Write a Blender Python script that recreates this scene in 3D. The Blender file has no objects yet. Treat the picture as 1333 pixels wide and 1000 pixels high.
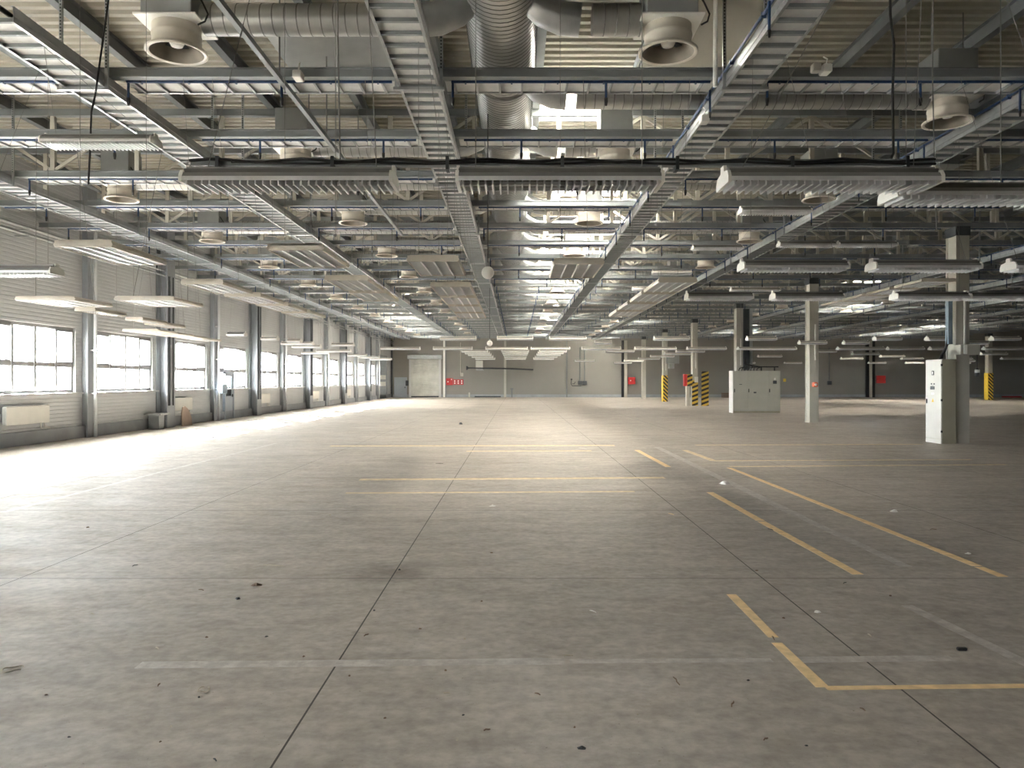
import bpy, math, random
from mathutils import Vector
random.seed(7)
S = bpy.context.scene
C = S.collection
F = 1000.0; VX = 672.0; VY = 496.0; H = 1.7      # focal length in px, vanishing point, eye height

def ceil_y(zr, ypx):            # depth of a point zr above the eye seen at image row ypx
    return zr * F / (VY - ypx)
def G(x, y):                    # floor point below a pixel
    Y = H * F / (y - VY)
    return ((x - VX) / F * Y, Y)
ORD = ['nearest','second','third','fourth','fifth','sixth','seventh','eighth','ninth','tenth','eleventh','twelfth',
       'thirteenth','fourteenth','fifteenth','sixteenth','seventeenth','eighteenth','nineteenth','twentieth',
       'twenty-first','twenty-second','twenty-third','twenty-fourth','twenty-fifth','twenty-sixth','twenty-seventh','twenty-eighth','twenty-ninth','thirtieth',
       'thirty-first','thirty-second','thirty-third','thirty-fourth','thirty-fifth']
ORDL = ['first'] + ORD[1:]

# ------------------------------------------------------------------ materials
def nt(name):
    m = bpy.data.materials.new(name); m.use_nodes = True
    t = m.node_tree; return m, t, t.nodes['Principled BSDF']
def mat(name, col, rough=0.5, metal=0.0, var=0.08, scale=3.0, bump=0.0, stretch=(1,1,1)):
    m, t, b = nt(name)
    tc = t.nodes.new('ShaderNodeTexCoord'); mp = t.nodes.new('ShaderNodeMapping'); mp.inputs['Scale'].default_value = stretch
    n = t.nodes.new('ShaderNodeTexNoise'); n.inputs['Scale'].default_value = scale; n.inputs['Detail'].default_value = 4
    t.links.new(tc.outputs['Object'], mp.inputs[0]); t.links.new(mp.outputs[0], n.inputs['Vector'])
    r = t.nodes.new('ShaderNodeValToRGB')
    r.color_ramp.elements[0].position = .3; r.color_ramp.elements[1].position = .7
    r.color_ramp.elements[0].color = tuple(c*(1-var) for c in col) + (1,)
    r.color_ramp.elements[1].color = tuple(min(1, c*(1+var)) for c in col) + (1,)
    t.links.new(n.outputs['Fac'], r.inputs[0]); t.links.new(r.outputs[0], b.inputs['Base Color'])
    b.inputs['Roughness'].default_value = rough; b.inputs['Metallic'].default_value = metal
    if bump:
        bp = t.nodes.new('ShaderNodeBump'); bp.inputs['Strength'].default_value = bump; bp.inputs['Distance'].default_value = .02
        t.links.new(n.outputs['Fac'], bp.inputs['Height']); t.links.new(bp.outputs[0], b.inputs['Normal'])
    return m
M = {}
M['galv']  = mat('galvanised_steel', (.40,.41,.41), .38, .75, .10, 6)
M['galv_sheet'] = mat('perforated_galvanised_sheet', (.56,.555,.54), .55, 0, .06, 9)
M['rung'] = mat('grey_tray_rung', (.30,.30,.30), .45, .2, .06, 9)
M['seam'] = mat('duct_seam', (.20,.20,.19), .4, .5, .06, 9)
M['nozzle_in'] = mat('grimy_nozzle_lining', (.22,.19,.15), .6, 0, .15, 6)  # darker grey-brown for the inside of the fan nozzle
M['lamp_band'] = mat('lamp_recess_brown_grey', (.12,.115,.105), .5, 0, .06, 5)  # shade of the recess put into the band colour
M['duct']  = mat('spiral_duct_steel', (.41,.41,.395), .36, .8, .10, 4)
M['beam']  = mat('grey_painted_steel', (.22,.235,.235), .5, .1, .08, 2)
M['column'] = mat('beige_grey_painted_column', (.46,.435,.37), .6, 0, .06, 2)
M['dark_steel'] = mat('dark_steel', (.06,.065,.07), .5, .3, .1, 4)
M['purlin'] = mat('dark_grey_purlin_paint', (.17,.18,.18), .55, .1, .08, 3)
M['roof']  = mat('cream_grey_roof_sheet', (.39,.36,.29), .5, 0, .08, .6)
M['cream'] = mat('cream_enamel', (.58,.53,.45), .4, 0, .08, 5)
M['white'] = mat('white_enamel', (.80,.78,.73), .4, 0, .04, 5)
M['whitebox'] = mat('white_cabinet_paint', (.60,.58,.53), .45, 0, .03, 3)
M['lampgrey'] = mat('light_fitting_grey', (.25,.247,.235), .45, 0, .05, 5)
M['louvre'] = mat('aluminium_louvre', (.72,.72,.72), .3, .5, .05, 8)
M['boxgrey'] = mat('fan_box_grey', (.33,.34,.33), .5, .2, .06, 3)
M['blue']  = mat('blue_pipe', (.012,.04,.115), .4, 0, .1, 5)
M['black'] = mat('black_rubber', (.015,.015,.016), .5, 0, .1, 5)
M['wire']  = mat('thin_steel_wire', (.20,.20,.19), .5, .3, .05, 5)
M['wallfar'] = mat('far_wall_plaster', (.245,.232,.206), .8, 0, .05, .4)
M['wallside'] = mat('grey_liner_sheet', (.50,.505,.505), .5, .1, .05, .7)
M['plinth'] = mat('plinth_concrete', (.30,.31,.32), .75, 0, .12, 1.5)
M['pillar'] = mat('grey_blue_steel_column', (.29,.305,.32), .5, .1, .08, 2)
M['frame'] = mat('pale_window_frame', (.27,.262,.255), .45, 0, .04, 3)
M['sill'] = mat('pale_sill', (.42,.42,.41), .4, 0, .04, 3)
M['radiator'] = mat('cream_radiator_enamel', (.62,.60,.54), .4, 0, .04, 3)
M['cab']   = mat('beige_grey_cabinet_paint', (.43,.41,.34), .5, 0, .05, 2)
M['cab_dark'] = mat('olive_cabinet_paint', (.34,.31,.23), .5, 0, .05, 2)  # olive darkened to carry the shade on the camera-facing side
M['red']   = mat('fire_red_paint', (.50,.03,.03), .4, 0, .08, 4)
M['orange'] = mat('orange_red_paint', (.75,.16,.08), .4, 0, .06, 4)
M['yellow'] = mat('yellow_paint', (.72,.48,.05), .5, 0, .1, 4)
M['tape']  = mat('yellow_floor_tape', (.86,.64,.33), .6, 0, .16, 12)
M['tape_old'] = mat('worn_yellow_floor_tape', (.66,.54,.34), .7, 0, .22, 9)
M['doorgrey'] = mat('blue_grey_door_paint', (.33,.36,.40), .5, 0, .04, 2)
M['shutter'] = mat('galvanised_shutter_slats', (.55,.54,.50), .42, .4, .14, 1.2)
M['wood'] = mat('brown_wood', (.16,.10,.06), .7, 0, .25, 20)
M['lightwood'] = mat('pale_wood_chip', (.48,.42,.32), .8, 0, .2, 20)
M['paper'] = mat('white_paper', (.75,.73,.68), .8, 0, .05, 9)
M['brownboard'] = mat('brown_hardboard', (.36,.26,.20), .7, 0, .08, 4)
M['cable_blue'] = mat('blue_grey_cable_duct', (.22,.28,.33), .5, .1, .06, 4)
M['screen'] = mat('dark_display', (.03,.03,.03), .25, 0, .05, 4)
M['yard'] = mat('outdoor_paving', (.22,.215,.205), .9, 0, .08, .5)

def stripe_mat(name, slope):
    m, t, b = nt(name); N = t.nodes
    tc = N.new('ShaderNodeTexCoord'); sp = N.new('ShaderNodeSeparateXYZ'); t.links.new(tc.outputs['Object'], sp.inputs[0])
    a = N.new('ShaderNodeMath'); a.operation = 'ADD'; a2 = N.new('ShaderNodeMath'); a2.operation = 'ADD'
    t.links.new(sp.outputs[0], a.inputs[0]); t.links.new(sp.outputs[1], a.inputs[1])
    mu = N.new('ShaderNodeMath'); mu.operation = 'MULTIPLY'; mu.inputs[1].default_value = slope; t.links.new(a.outputs[0], mu.inputs[0])
    t.links.new(mu.outputs[0], a2.inputs[0]); t.links.new(sp.outputs[2], a2.inputs[1])
    m3 = N.new('ShaderNodeMath'); m3.operation = 'MULTIPLY'; m3.inputs[1].default_value = 3.3; t.links.new(a2.outputs[0], m3.inputs[0])
    fr = N.new('ShaderNodeMath'); fr.operation = 'FRACT'; t.links.new(m3.outputs[0], fr.inputs[0])
    gt = N.new('ShaderNodeMath'); gt.operation = 'GREATER_THAN'; gt.inputs[1].default_value = .5; t.links.new(fr.outputs[0], gt.inputs[0])
    mx = N.new('ShaderNodeMix'); mx.data_type = 'RGBA'
    mx.inputs[6].default_value = (.62,.40,.05,1); mx.inputs[7].default_value = (.02,.018,.018,1)
    t.links.new(gt.outputs[0], mx.inputs[0]); t.links.new(mx.outputs[2], b.inputs['Base Color']); b.inputs['Roughness'].default_value = .5
    return m
M['hazard'] = stripe_mat('yellow_black_hazard_stripes', 1.0); M['hazard_up'] = stripe_mat('yellow_black_rising_stripes', -.38)

def glass_mat(name, tint):
    m = bpy.data.materials.new(name); m.use_nodes = True; t = m.node_tree; t.nodes.clear()
    o = t.nodes.new('ShaderNodeOutputMaterial'); mx = t.nodes.new('ShaderNodeMixShader')
    tr = t.nodes.new('ShaderNodeBsdfTransparent'); tr.inputs[0].default_value = tint
    gl = t.nodes.new('ShaderNodeBsdfGlossy'); gl.inputs['Roughness'].default_value = .02
    lw = t.nodes.new('ShaderNodeLayerWeight'); lw.inputs[0].default_value = .5
    pw = t.nodes.new('ShaderNodeMath'); pw.operation = 'POWER'; pw.inputs[1].default_value = 5; t.links.new(lw.outputs['Facing'], pw.inputs[0])
    fr = t.nodes.new('ShaderNodeMath'); fr.operation = 'MULTIPLY_ADD'; fr.inputs[1].default_value = .5; fr.inputs[2].default_value = .04; t.links.new(pw.outputs[0], fr.inputs[0])
    t.links.new(fr.outputs[0], mx.inputs[0]); t.links.new(tr.outputs[0], mx.inputs[1]); t.links.new(gl.outputs[0], mx.inputs[2])
    t.links.new(mx.outputs[0], o.inputs[0]); return m
M['glass'] = glass_mat('clear_rooflight_glazing', (.95,.96,.96,1)); M['pane'] = glass_mat('grey_tinted_window_glass', (.72,.745,.76,1))  # window tint added to dim the daylight coming in

def worn_mat():
    m, t, b = nt('worn_white_floor_paint'); N = t.nodes
    tc = N.new('ShaderNodeTexCoord'); n = N.new('ShaderNodeTexNoise'); n.inputs['Scale'].default_value = 9; n.inputs['Detail'].default_value = 8; n.inputs['Roughness'].default_value = .7
    t.links.new(tc.outputs['Object'], n.inputs['Vector'])
    r = N.new('ShaderNodeValToRGB'); r.color_ramp.elements[0].position = .42; r.color_ramp.elements[1].position = .66
    r.color_ramp.elements[0].color = (.42,.378,.335,1); r.color_ramp.elements[1].color = (.62,.58,.52,1)
    t.links.new(n.outputs['Fac'], r.inputs[0]); t.links.new(r.outputs[0], b.inputs['Base Color'])
    b.inputs['Roughness'].default_value = .55; b.inputs['Specular IOR Level'].default_value = .3
    return m
M['worn'] = worn_mat()

def floor_mat():
    m, t, b = nt('polished_concrete_floor'); N = t.nodes; L = t.links.new
    tc = N.new('ShaderNodeTexCoord')
    def noise(scale, detail, stretch=(1,1,1), rough=.55):
        mp = N.new('ShaderNodeMapping'); mp.inputs['Scale'].default_value = stretch
        n = N.new('ShaderNodeTexNoise'); n.inputs['Scale'].default_value = scale; n.inputs['Detail'].default_value = detail; n.inputs['Roughness'].default_value = rough
        L(tc.outputs['Object'], mp.inputs[0]); L(mp.outputs[0], n.inputs['Vector']); return n.outputs['Fac']
    def ramp(fac, p0, c0, p1, c1):
        r = N.new('ShaderNodeValToRGB'); e = r.color_ramp.elements
        e[0].position = p0; e[0].color = c0; e[1].position = p1; e[1].color = c1
        L(fac, r.inputs[0]); return r.outputs[0]
    def mul(a, c, fac=1.0):
        x = N.new('ShaderNodeMix'); x.data_type = 'RGBA'; x.blend_type = 'MULTIPLY'; x.inputs[0].default_value = fac
        L(a, x.inputs[6]); L(c, x.inputs[7]); return x.outputs[2]
    def math_(op, a, v=None, w=None):
        x = N.new('ShaderNodeMath'); x.operation = op
        L(a, x.inputs[0])
        if v is not None:
            if hasattr(v, 'links'): L(v, x.inputs[1])
            else: x.inputs[1].default_value = v
        return x.outputs[0]
    base = ramp(noise(.35, 5), .3, (.43,.382,.328,1), .7, (.53,.472,.408,1))
    c = mul(base, ramp(noise(1.7, 7, (.7,1.6,1), .65), .32, (.86,.85,.83,1), .66, (1.03,1.03,1.03,1)))
    c = mul(c, ramp(noise(14, 4), .3, (.80,.795,.79,1), .62, (1.03,1.03,1.03,1)))
    c = mul(c, ramp(noise(4.5, 8, (.8,1.2,1), .7), .34, (.80,.79,.78,1), .62, (1.07,1.07,1.07,1)))
    # dark scuff blotches
    c = mul(c, ramp(noise(.8, 8, (1,.8,1), .7), .26, (.86,.85,.83,1), .42, (1,1,1,1)))
    c = mul(c, ramp(noise(60, 2), .24, (.5,.48,.45,1), .30, (1,1,1,1)))
    sp = N.new('ShaderNodeSeparateXYZ'); L(tc.outputs['Object'], sp.inputs[0])
    def joint(out, off, step, w):
        a = math_('SUBTRACT', out, off); a = math_('DIVIDE', a, step); a = math_('FRACT', a); a = math_('SUBTRACT', a, .5); a = math_('ABSOLUTE', a)
        a = math_('SUBTRACT', a, .5); a = math_('ABSOLUTE', a); a = math_('MULTIPLY', a, step); return math_('LESS_THAN', a, w)
    jx = joint(sp.outputs[0], -1.078, 3.2, .0055); jy = joint(sp.outputs[1], 6.615, 3.47, .006)
    jm = math_('MAXIMUM', jx, jy)
    mx = N.new('ShaderNodeMix'); mx.data_type = 'RGBA'; L(jm, mx.inputs[0]); L(c, mx.inputs[6]); mx.inputs[7].default_value = (.07,.06,.05,1)
    # oily stain where two joints meet
    vm = N.new('ShaderNodeVectorMath'); vm.operation = 'SUBTRACT'; vm.inputs[1].default_value = (-1.1, 6.85, 0); L(tc.outputs['Object'], vm.inputs[0])
    vl = N.new('ShaderNodeVectorMath'); vl.operation = 'LENGTH'; L(vm.outputs[0], vl.inputs[0])
    st = N.new('ShaderNodeMath'); st.operation = 'ADD'; L(vl.outputs['Value'], st.inputs[0])
    nn = math_('MULTIPLY', noise(5, 5), .5); L(nn, st.inputs[1])
    sr = ramp(st.outputs[0], .25, (.55,.53,.51,1), .75, (1,1,1,1))
    col = mul(mx.outputs[2], sr)
    L(col, b.inputs['Base Color'])
    L(ramp(noise(1.1, 6, (.6,1.8,1)), .3, (.42,.42,.42,1), .7, (.66,.66,.66,1)), b.inputs['Roughness'])
    b.inputs['Specular IOR Level'].default_value = .2
    bp = N.new('ShaderNodeBump'); bp.inputs['Strength'].default_value = .12; bp.inputs['Distance'].default_value = .01
    L(noise(3.5, 5), bp.inputs['Height']); L(bp.outputs[0], b.inputs['Normal'])
    return m
M['floor'] = floor_mat()

# ------------------------------------------------------------------ mesh builder
class MB:
    def __init__(s): s.v = []; s.f = []; s.m = []; s.sm = []
    def add(s, vs, fs, m=0, smooth=False):
        o = len(s.v); s.v += [tuple(v) for v in vs]
        for f in fs: s.f.append(tuple(i+o for i in f)); s.m.append(m); s.sm.append(smooth)
        return s
    def box(s, x0, x1, y0, y1, z0, z1, m=0):
        return s.add([(x0,y0,z0),(x1,y0,z0),(x1,y1,z0),(x0,y1,z0),(x0,y0,z1),(x1,y0,z1),(x1,y1,z1),(x0,y1,z1)],
                     [(0,3,2,1),(4,5,6,7),(0,1,5,4),(1,2,6,5),(2,3,7,6),(3,0,4,7)], m)
    def rbox(s, x0, x1, y0, y1, z0, z1, c=.01, m=0):       # box with chamfered vertical and horizontal edges
        pr = [(x0+c,y0),(x1-c,y0),(x1,y0+c),(x1,y1-c),(x1-c,y1),(x0+c,y1),(x0,y1-c),(x0,y0+c)]
        q = [(x0+2*c,y0+c),(x1-2*c,y0+c),(x1-c,y0+2*c),(x1-c,y1-2*c),(x1-2*c,y1-c),(x0+2*c,y1-c),(x0+c,y1-2*c),(x0+c,y0+2*c)]
        vs = [(x,y,z0) for x,y in q] + [(x,y,z0+c) for x,y in pr] + [(x,y,z1-c) for x,y in pr] + [(x,y,z1) for x,y in q]
        fs = [tuple(range(7,-1,-1)), tuple(range(24,32))]
        for r in range(3):
            for i in range(8):
                j = (i+1) % 8; fs.append((r*8+i, r*8+j, (r+1)*8+j, (r+1)*8+i))
        return s.add(vs, fs, m)
    def bar(s, p0, p1, w, h, m=0):                          # rectangular bar between two points
        p0 = Vector(p0); p1 = Vector(p1); d = (p1-p0).normalized()
        up = Vector((0,0,1)) if abs(d.z) < .95 else Vector((0,1,0))
        a = d.cross(up).normalized(); b = a.cross(d).normalized()
        vs = []
        for p in (p0, p1):
            for i, j in ((-1,-1),(1,-1),(1,1),(-1,1)): vs.append(p + a*(i*w/2) + b*(j*h/2))
        return s.add(vs, [(3,2,1,0),(4,5,6,7),(0,1,5,4),(1,2,6,5),(2,3,7,6),(3,0,4,7)], m)
    def tube(s, pts, r, n=8, m=0, cap=True, smooth=True):
        pts = [Vector(p) for p in pts]; rings = []
        rr = r if isinstance(r, (list, tuple)) else [r]*len(pts)
        pa = None
        for i, p in enumerate(pts):
            d = (pts[min(i+1, len(pts)-1)] - pts[max(i-1, 0)]).normalized()
            if pa is None:
                up = Vector((0,0,1)) if abs(d.z) < .9 else Vector((0,1,0)); a = d.cross(up).normalized()
            else:
                a = (pa - d*pa.dot(d)); a = a.normalized() if a.length > 1e-6 else d.cross(Vector((0,0,1))).normalized()
            pa = a; b = d.cross(a)
            rings.append([p + (a*math.cos(2*math.pi*k/n) + b*math.sin(2*math.pi*k/n))*rr[i] for k in range(n)])
        o = len(s.v); vs = [v for R in rings for v in R]; fs = []
        for i in range(len(pts)-1):
            for k in range(n):
                l = (k+1) % n; fs.append((i*n+k, i*n+l, (i+1)*n+l, (i+1)*n+k))
        s.add(vs, fs, m, smooth)
        if cap: s.add(rings[0], [tuple(range(n-1,-1,-1))], m); s.add(rings[-1], [tuple(range(n))], m)
        return s
    def lathe(s, prof, c=(0,0,0), n=24, m=0, smooth=True, axis='z', split=False):  # prof: (r, h)
        if split:
            for q in range(len(prof)-1): s.lathe(prof[q:q+2], c, n, m, smooth, axis)
            return s
        vs = []
        for r, h in prof:
            for k in range(n):
                a = 2*math.pi*k/n; u, w = r*math.cos(a), r*math.sin(a)
                if axis == 'z': vs.append((c[0]+u, c[1]+w, c[2]+h))
                elif axis == 'x': vs.append((c[0]+h, c[1]+u, c[2]+w))
                else: vs.append((c[0]+w, c[1]+h, c[2]+u))
        fs = []
        for i in range(len(prof)-1):
            for k in range(n):
                l = (k+1) % n; fs.append((i*n+k, i*n+l, (i+1)*n+l, (i+1)*n+k))
        return s.add(vs, fs, m, smooth)
    def prism(s, prof, axis, a0, a1, m=0):                  # closed profile swept along an axis
        n = len(prof)
        def pt(p, a): return (a, p[0], p[1]) if axis == 'x' else ((p[0], a, p[1]) if axis == 'y' else (p[0], p[1], a))
        vs = [pt(p, a0) for p in prof] + [pt(p, a1) for p in prof]
        fs = [tuple(range(n-1,-1,-1)), tuple(range(n, 2*n))] + [(i, (i+1)%n, n+(i+1)%n, n+i) for i in range(n)]
        return s.add(vs, fs, m)
    def mesh(s, name, mats):
        me = bpy.data.meshes.new(name); me.from_pydata(s.v, [], s.f)
        for k in (mats if isinstance(mats, (list, tuple)) else [mats]): me.materials.append(M[k])
        me.polygons.foreach_set('material_index', s.m); me.polygons.foreach_set('use_smooth', s.sm)
        me.validate(); me.update()
        import bmesh
        bm = bmesh.new(); bm.from_mesh(me); bmesh.ops.recalc_face_normals(bm, faces=bm.faces[:]); bm.to_mesh(me); bm.free()
        return me
    def build(s, name, mats, parent=None, loc=None):
        return link(name, s.mesh(name, mats), parent, loc)
def link(name, me, parent=None, loc=None):
    o = bpy.data.objects.new(name, me); C.objects.link(o)
    if parent: o.parent = parent
    if loc: o.location = loc
    return o
def empty(name, loc=(0,0,0)):
    o = bpy.data.objects.new(name, None); o.location = loc; C.objects.link(o); o.empty_display_size = .2; return o
def tag(o, label, cat, group=None, kind=None):
    o['label'] = label; o['category'] = cat
    if group: o['group'] = group
    if kind: o['kind'] = kind
    return o
def struct(o, label=None):
    o['kind'] = 'structure'
    if label: o['label'] = label
    return o
def kids(o): return [c for c in C.objects if c.parent == o]
def copy_tree(o, parent=None):
    c = o.copy(); C.objects.link(c); c.parent = parent
    for ch in list(o.children): copy_tree(ch, c)
    return c

# ------------------------------------------------------------------ room shell
XL = -13.06; XR = 62.0; YB = -8.0; YF = 80.0
ZT = H + 4.0           # underside of long trays
ZR = H + 5.85          # roof sheet
b = MB(); b.add([(XL-.4,YB,0),(XR,YB,0),(XR,YF+.3,0),(XL-.4,YF+.3,0)], [(0,1,2,3)]); b.add([(XL-.4,YB,-.15),(XR,YB,-.15),(XR,YF+.3,-.15),(XL-.4,YF+.3,-.15)], [(3,2,1,0)])
struct(b.build('floor', 'floor'), 'grey polished concrete floor with saw-cut joints')
b = MB(); b.box(-200, XL-.45, -120, 300, -.3, -.1); struct(b.build('ground_outside', 'yard'), 'pale paved yard outside the windows')
# roof sheet with ribs running across the hall and rooflight openings, most of them added to brighten the hall
LIGHTS = []
for yy in (43.4, 64.2): LIGHTS.append((18.6, 21.6, yy, yy+2.0))
for yy in (27.4, 37.8, 48.2, 58.6, 69.0): LIGHTS.append((1.2, 3.2, yy, yy+1.8))
for yy in (50.6, 61.0, 71.4):
    LIGHTS.append((-8.6, -6.9, yy, yy+2.0)); LIGHTS.append((7.9, 9.5, yy+2.6, yy+4.6))
LIGHTS.append((.5, 1.9, 14.6, 17.0))
LIGHTS.append((1.2, 3.2, 22.2, 24.0)); LIGHTS.append((1.2, 3.2, 32.6, 34.4))
for yy in (58.0, 66.0): LIGHTS.append((32.4, 34.6, yy, yy+2.0))
b = MB(); y = YB; pitch = .25
cuts = sorted(set([YB, YF+.3] + [v for l in LIGHTS for v in l[2:]]))
rng = []
while y < YF+.3:
    y2 = y + pitch
    rows = [(XL-.4, XR)]
    for l in LIGHTS:
        if y2 > l[2]-.01 and y < l[3]+.01:
            new = []
            for r0, r1 in rows:
                if l[0] > r0 and l[1] < r1: new += [(r0, l[0]), (l[1], r1)]
                else: new.append((r0, r1))
            rows = new
    for x0, x1 in rows:
        z = ZR
        pr = [(y, z), (y+.10, z), (y+.13, z+.06), (y+.22, z+.06), (y2, z)]
        vs = [(x0, p, q) for p, q in pr] + [(x1, p, q) for p, q in pr]
        b.add(vs, [(i, i+1, 6+i, 5+i) for i in range(4)])
    y = y2
b.box(XL-.4, XL-.35, YB, YF+.3, ZR, ZR+.1)
struct(b.build('ceiling', 'roof'), 'cream ribbed steel roof deck')
n = 0
for l in LIGHTS:
    n += 1
    r = empty('skylight_%d' % n, (l[0], l[2], ZR)); struct(r)
    w, d = l[1]-l[0], l[3]-l[2]
    b = MB()
    b.box(-.06, .0, -.06, d+.31, 0, .9); b.box(w, w+.06, -.06, d+.31, 0, .9); b.box(.0, w, -.12, -.06, 0, .9); b.box(.0, w, d+.25, d+.31, 0, .9)  # sides made tall on purpose, to keep the low sun out
    b.build('upstand', 'white', r)
    g = MB(); g.add([(0,-.06,.88),(w,-.06,.88),(w,d+.25,.88),(0,d+.25,.88)], [(0,1,2,3)]); g.build('glazing', 'glass', r)

# window wall -----------------------------------------------------------
WP = 4.83; W0 = 19.0; WW = 3.8; ZS = 1.36; ZH = 3.27; ZM = 2.16
WIN = [(W0+WP*i, W0+WP*i+WW) for i in range(-5, 11)]
def ribs(mb, y0, y1, z0, z1, x=XL, p=.11):
    z = z0; prof = []
    while z < z1-.001:
        e = min(z+p, z1)
        prof += [(x, z), (x, z+(e-z)*.62), (x-.018, z+(e-z)*.72), (x-.018, e)]
        z = e
    vs = [(a, y0, c) for a, c in prof] + [(a, y1, c) for a, c in prof]; k = len(prof)
    mb.add(vs, [(i, i+1, k+i+1, k+i) for i in range(k-1)])
b = MB()
ribs(b, YB, YF, .36, ZS); ribs(b, YB, YF, ZH, ZR+.1)
prev = YB
for y0, y1 in WIN + [(YF, YF)]:
    if y0 > prev: ribs(b, prev, y0, ZS, ZH)
    if y1 > y0:
        b.box(XL-.3, XL-.019, y0-.02, y0, ZS, ZH, 0); b.box(XL-.3, XL-.019, y1, y1+.02, ZS, ZH, 0)
    prev = y1
b.box(XL-.34, XL-.30, YB, YF, 0, ZS); b.box(XL-.34, XL-.30, YB, YF, ZH, ZR+.1)
b.box(XL-.34, XL-.02, YB, YF, ZS-.02, ZS); b.box(XL-.34, XL-.02, YB, YF, ZH, ZH+.02)
prev = YB
for y0, y1 in WIN + [(YF, YF)]:
    b.box(XL-.34, XL-.30, prev, y0, ZS, ZH); prev = y1
struct(b.build('wall_left', 'wallside'), 'grey ribbed sheet wall with a band of windows')
b = MB(); b.box(XL-.3, XL+.10, YB, YF, 0, .36); struct(b.build('baseboard_left', 'plinth'), 'concrete plinth below the ribbed window wall')
b = MB(); b.box(XL-.32, XR, YF, YF+.3, 0, ZR+.1); struct(b.build('wall_far', 'wallfar'), 'beige plastered far end wall')
b = MB(); b.box(XL-.32, XR, YB-.3, YB, 0, ZR+.1); struct(b.build('wall_back', 'wallfar'))
b = MB(); b.box(XR, XR+.3, YB, YF, 0, ZR+.1); struct(b.build('wall_right', 'wallfar'))
b = MB(); b.box(XL+.2, XR, YF-.06, YF, 0, .30); struct(b.build('baseboard_far', 'plinth'), 'grey skirting kerb along the far wall')
b = MB(); b.box(XL, XR, YF-.09, YF, .38, .44); struct(b.build('trim_1', 'wallfar'), 'thin pipe rail above the far skirting')

# windows ---------------------------------------------------------------
def window_meshes():
    f = MB(); x0, x1 = -.20, -.10; t = .09
    f.box(x0, x1, 0, WW, ZS, ZS+t); f.box(x0, x1, 0, WW, ZH-t, ZH); f.box(x0, x1, 0, t, ZS+t, ZH-t); f.box(x0, x1, WW-t, WW, ZS+t, ZH-t)
    for k in (1,2,3): f.box(x0+.002, x1+.08, WW*k/4-.045, WW*k/4+.045, ZS+t, ZH-t)
    f.box(x0+.004, x1+.06, t, WW-t, ZM-.06, ZM+.06)
    # tilting sashes in the outer bays of the upper row
    for a in (t, WW*3/4+.045):
        e = a + WW/4 - .10
        for q in ((a, a+.05), (e-.05, e)): f.box(x0+.01, x1+.04, q[0], q[1], ZM+.045, ZH-t)
        f.box(x0+.01, x1+.04, a, e, ZM+.045, ZM+.095); f.box(x0+.01, x1+.04, a, e, ZH-t-.05, ZH-t)
    g = MB(); g.box(-.155, -.149, t, WW-t, ZS+t, ZH-t)
    s = MB(); s.box(-.10, .16, -.12, WW+.12, ZS-.05, ZS)
    return f.mesh('window_frame', 'frame'), g.mesh('glass', 'pane'), s.mesh('window_sill', 'sill')
wf, wg, ws = window_meshes()
for i, (y0, y1) in enumerate(WIN):
    w = empty('window_%d' % (i+1), (XL, y0, 0)); struct(w, 'white framed eight-pane window in the ribbed wall')
    link('window_frame', wf, w); link('glass', wg, w); link('window_sill', ws, w)

# pillars along the window wall: slim ones with a downpipe, deep boxed ones between them
PIL = [(W0 + WP*i - .515, i) for i in range(0, 12)]
slim = MB(); slim.box(0, .16, -.20, .20, .0, ZR); slim.box(.16, .20, -.26, .26, 0, ZR)
slim_m = slim.mesh('steel_post', 'pillar')
dp = MB(); dp.tube([(.32,-.05,0),(.32,-.05,ZR-1.0)], .055, 10); dpm = dp.mesh('downpipe', 'wallside')
clip = MB(); clip.box(.2, .39, -.12, .02, 0, .05)
clipm = clip.mesh('pipe_clip', 'wallside')
deep = MB(); deep.box(0, .04, -.32, .32, 0, ZR); deep.box(.04, .36, -.03, .03, 0, ZR); deep.box(.36, .42, -.32, .32, 0, ZR)
deepm = deep.mesh('steel_post', 'pillar')
cond = MB()
for yy in (-.24, -.16, .12): cond.tube([(.44, yy, .8), (.44, yy, 5.5)], .022, 6)
condm = cond.mesh('cable_run', 'dark_steel')
NAMES = ['left of the first visible window','right of the first visible window','right of the second visible window']
for y, i in PIL:
    if i % 2 == 1:
        r = empty('wall_post', (XL, y, 0)); link('steel_post', slim_m, r); link('downpipe', dpm, r); [link('pipe_clip', clipm, r, (0, 0, z)) for z in (1.3, 2.6, 4.0, 5.4)]
        tag(r, 'slim steel wall post with pale downpipe, %s post along window wall' % ORD[i], 'post', 'slim posts with downpipes')
    else:
        r = empty('wall_post', (XL, y, 0)); link('steel_post', deepm, r); link('cable_run', condm, r)
        tag(r, 'deep grey steel H-post with cables, %s post along window wall' % ORD[i], 'post', 'deep posts along the window wall')
# radiators under windows
def radiator():
    b = MB(); b.rbox(.05, .17, 0, 1.8, .56, 1.04, .012)
    for k in range(30): b.box(.07, .15, .03+k*.06, .06+k*.06, 1.04, 1.048)
    p = MB(); p.tube([(.11, 1.65, .57), (.11, 1.65, .45), (.11, 1.9, .42)], .018, 6); p.tube([(.11, 1.5, .57), (.11, 1.5, .42), (.11, 1.9, .39)], .018, 6)
    return b.mesh('panel', 'radiator'), p.mesh('pipe', 'radiator')
rm, rp = radiator()
for yy, wh in ((19.4, 'first'), (28.75, 'third'), (38.4, 'fifth'), (48.4, 'seventh'), (58.0, 'ninth')):
    r = empty('radiator', (XL+.02, yy, 0)); link('panel', rm, r); link('pipe', rp, r)
    tag(r, 'cream panel radiator under the %s visible window from the left' % wh, 'radiator', 'radiators under the windows')
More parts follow.
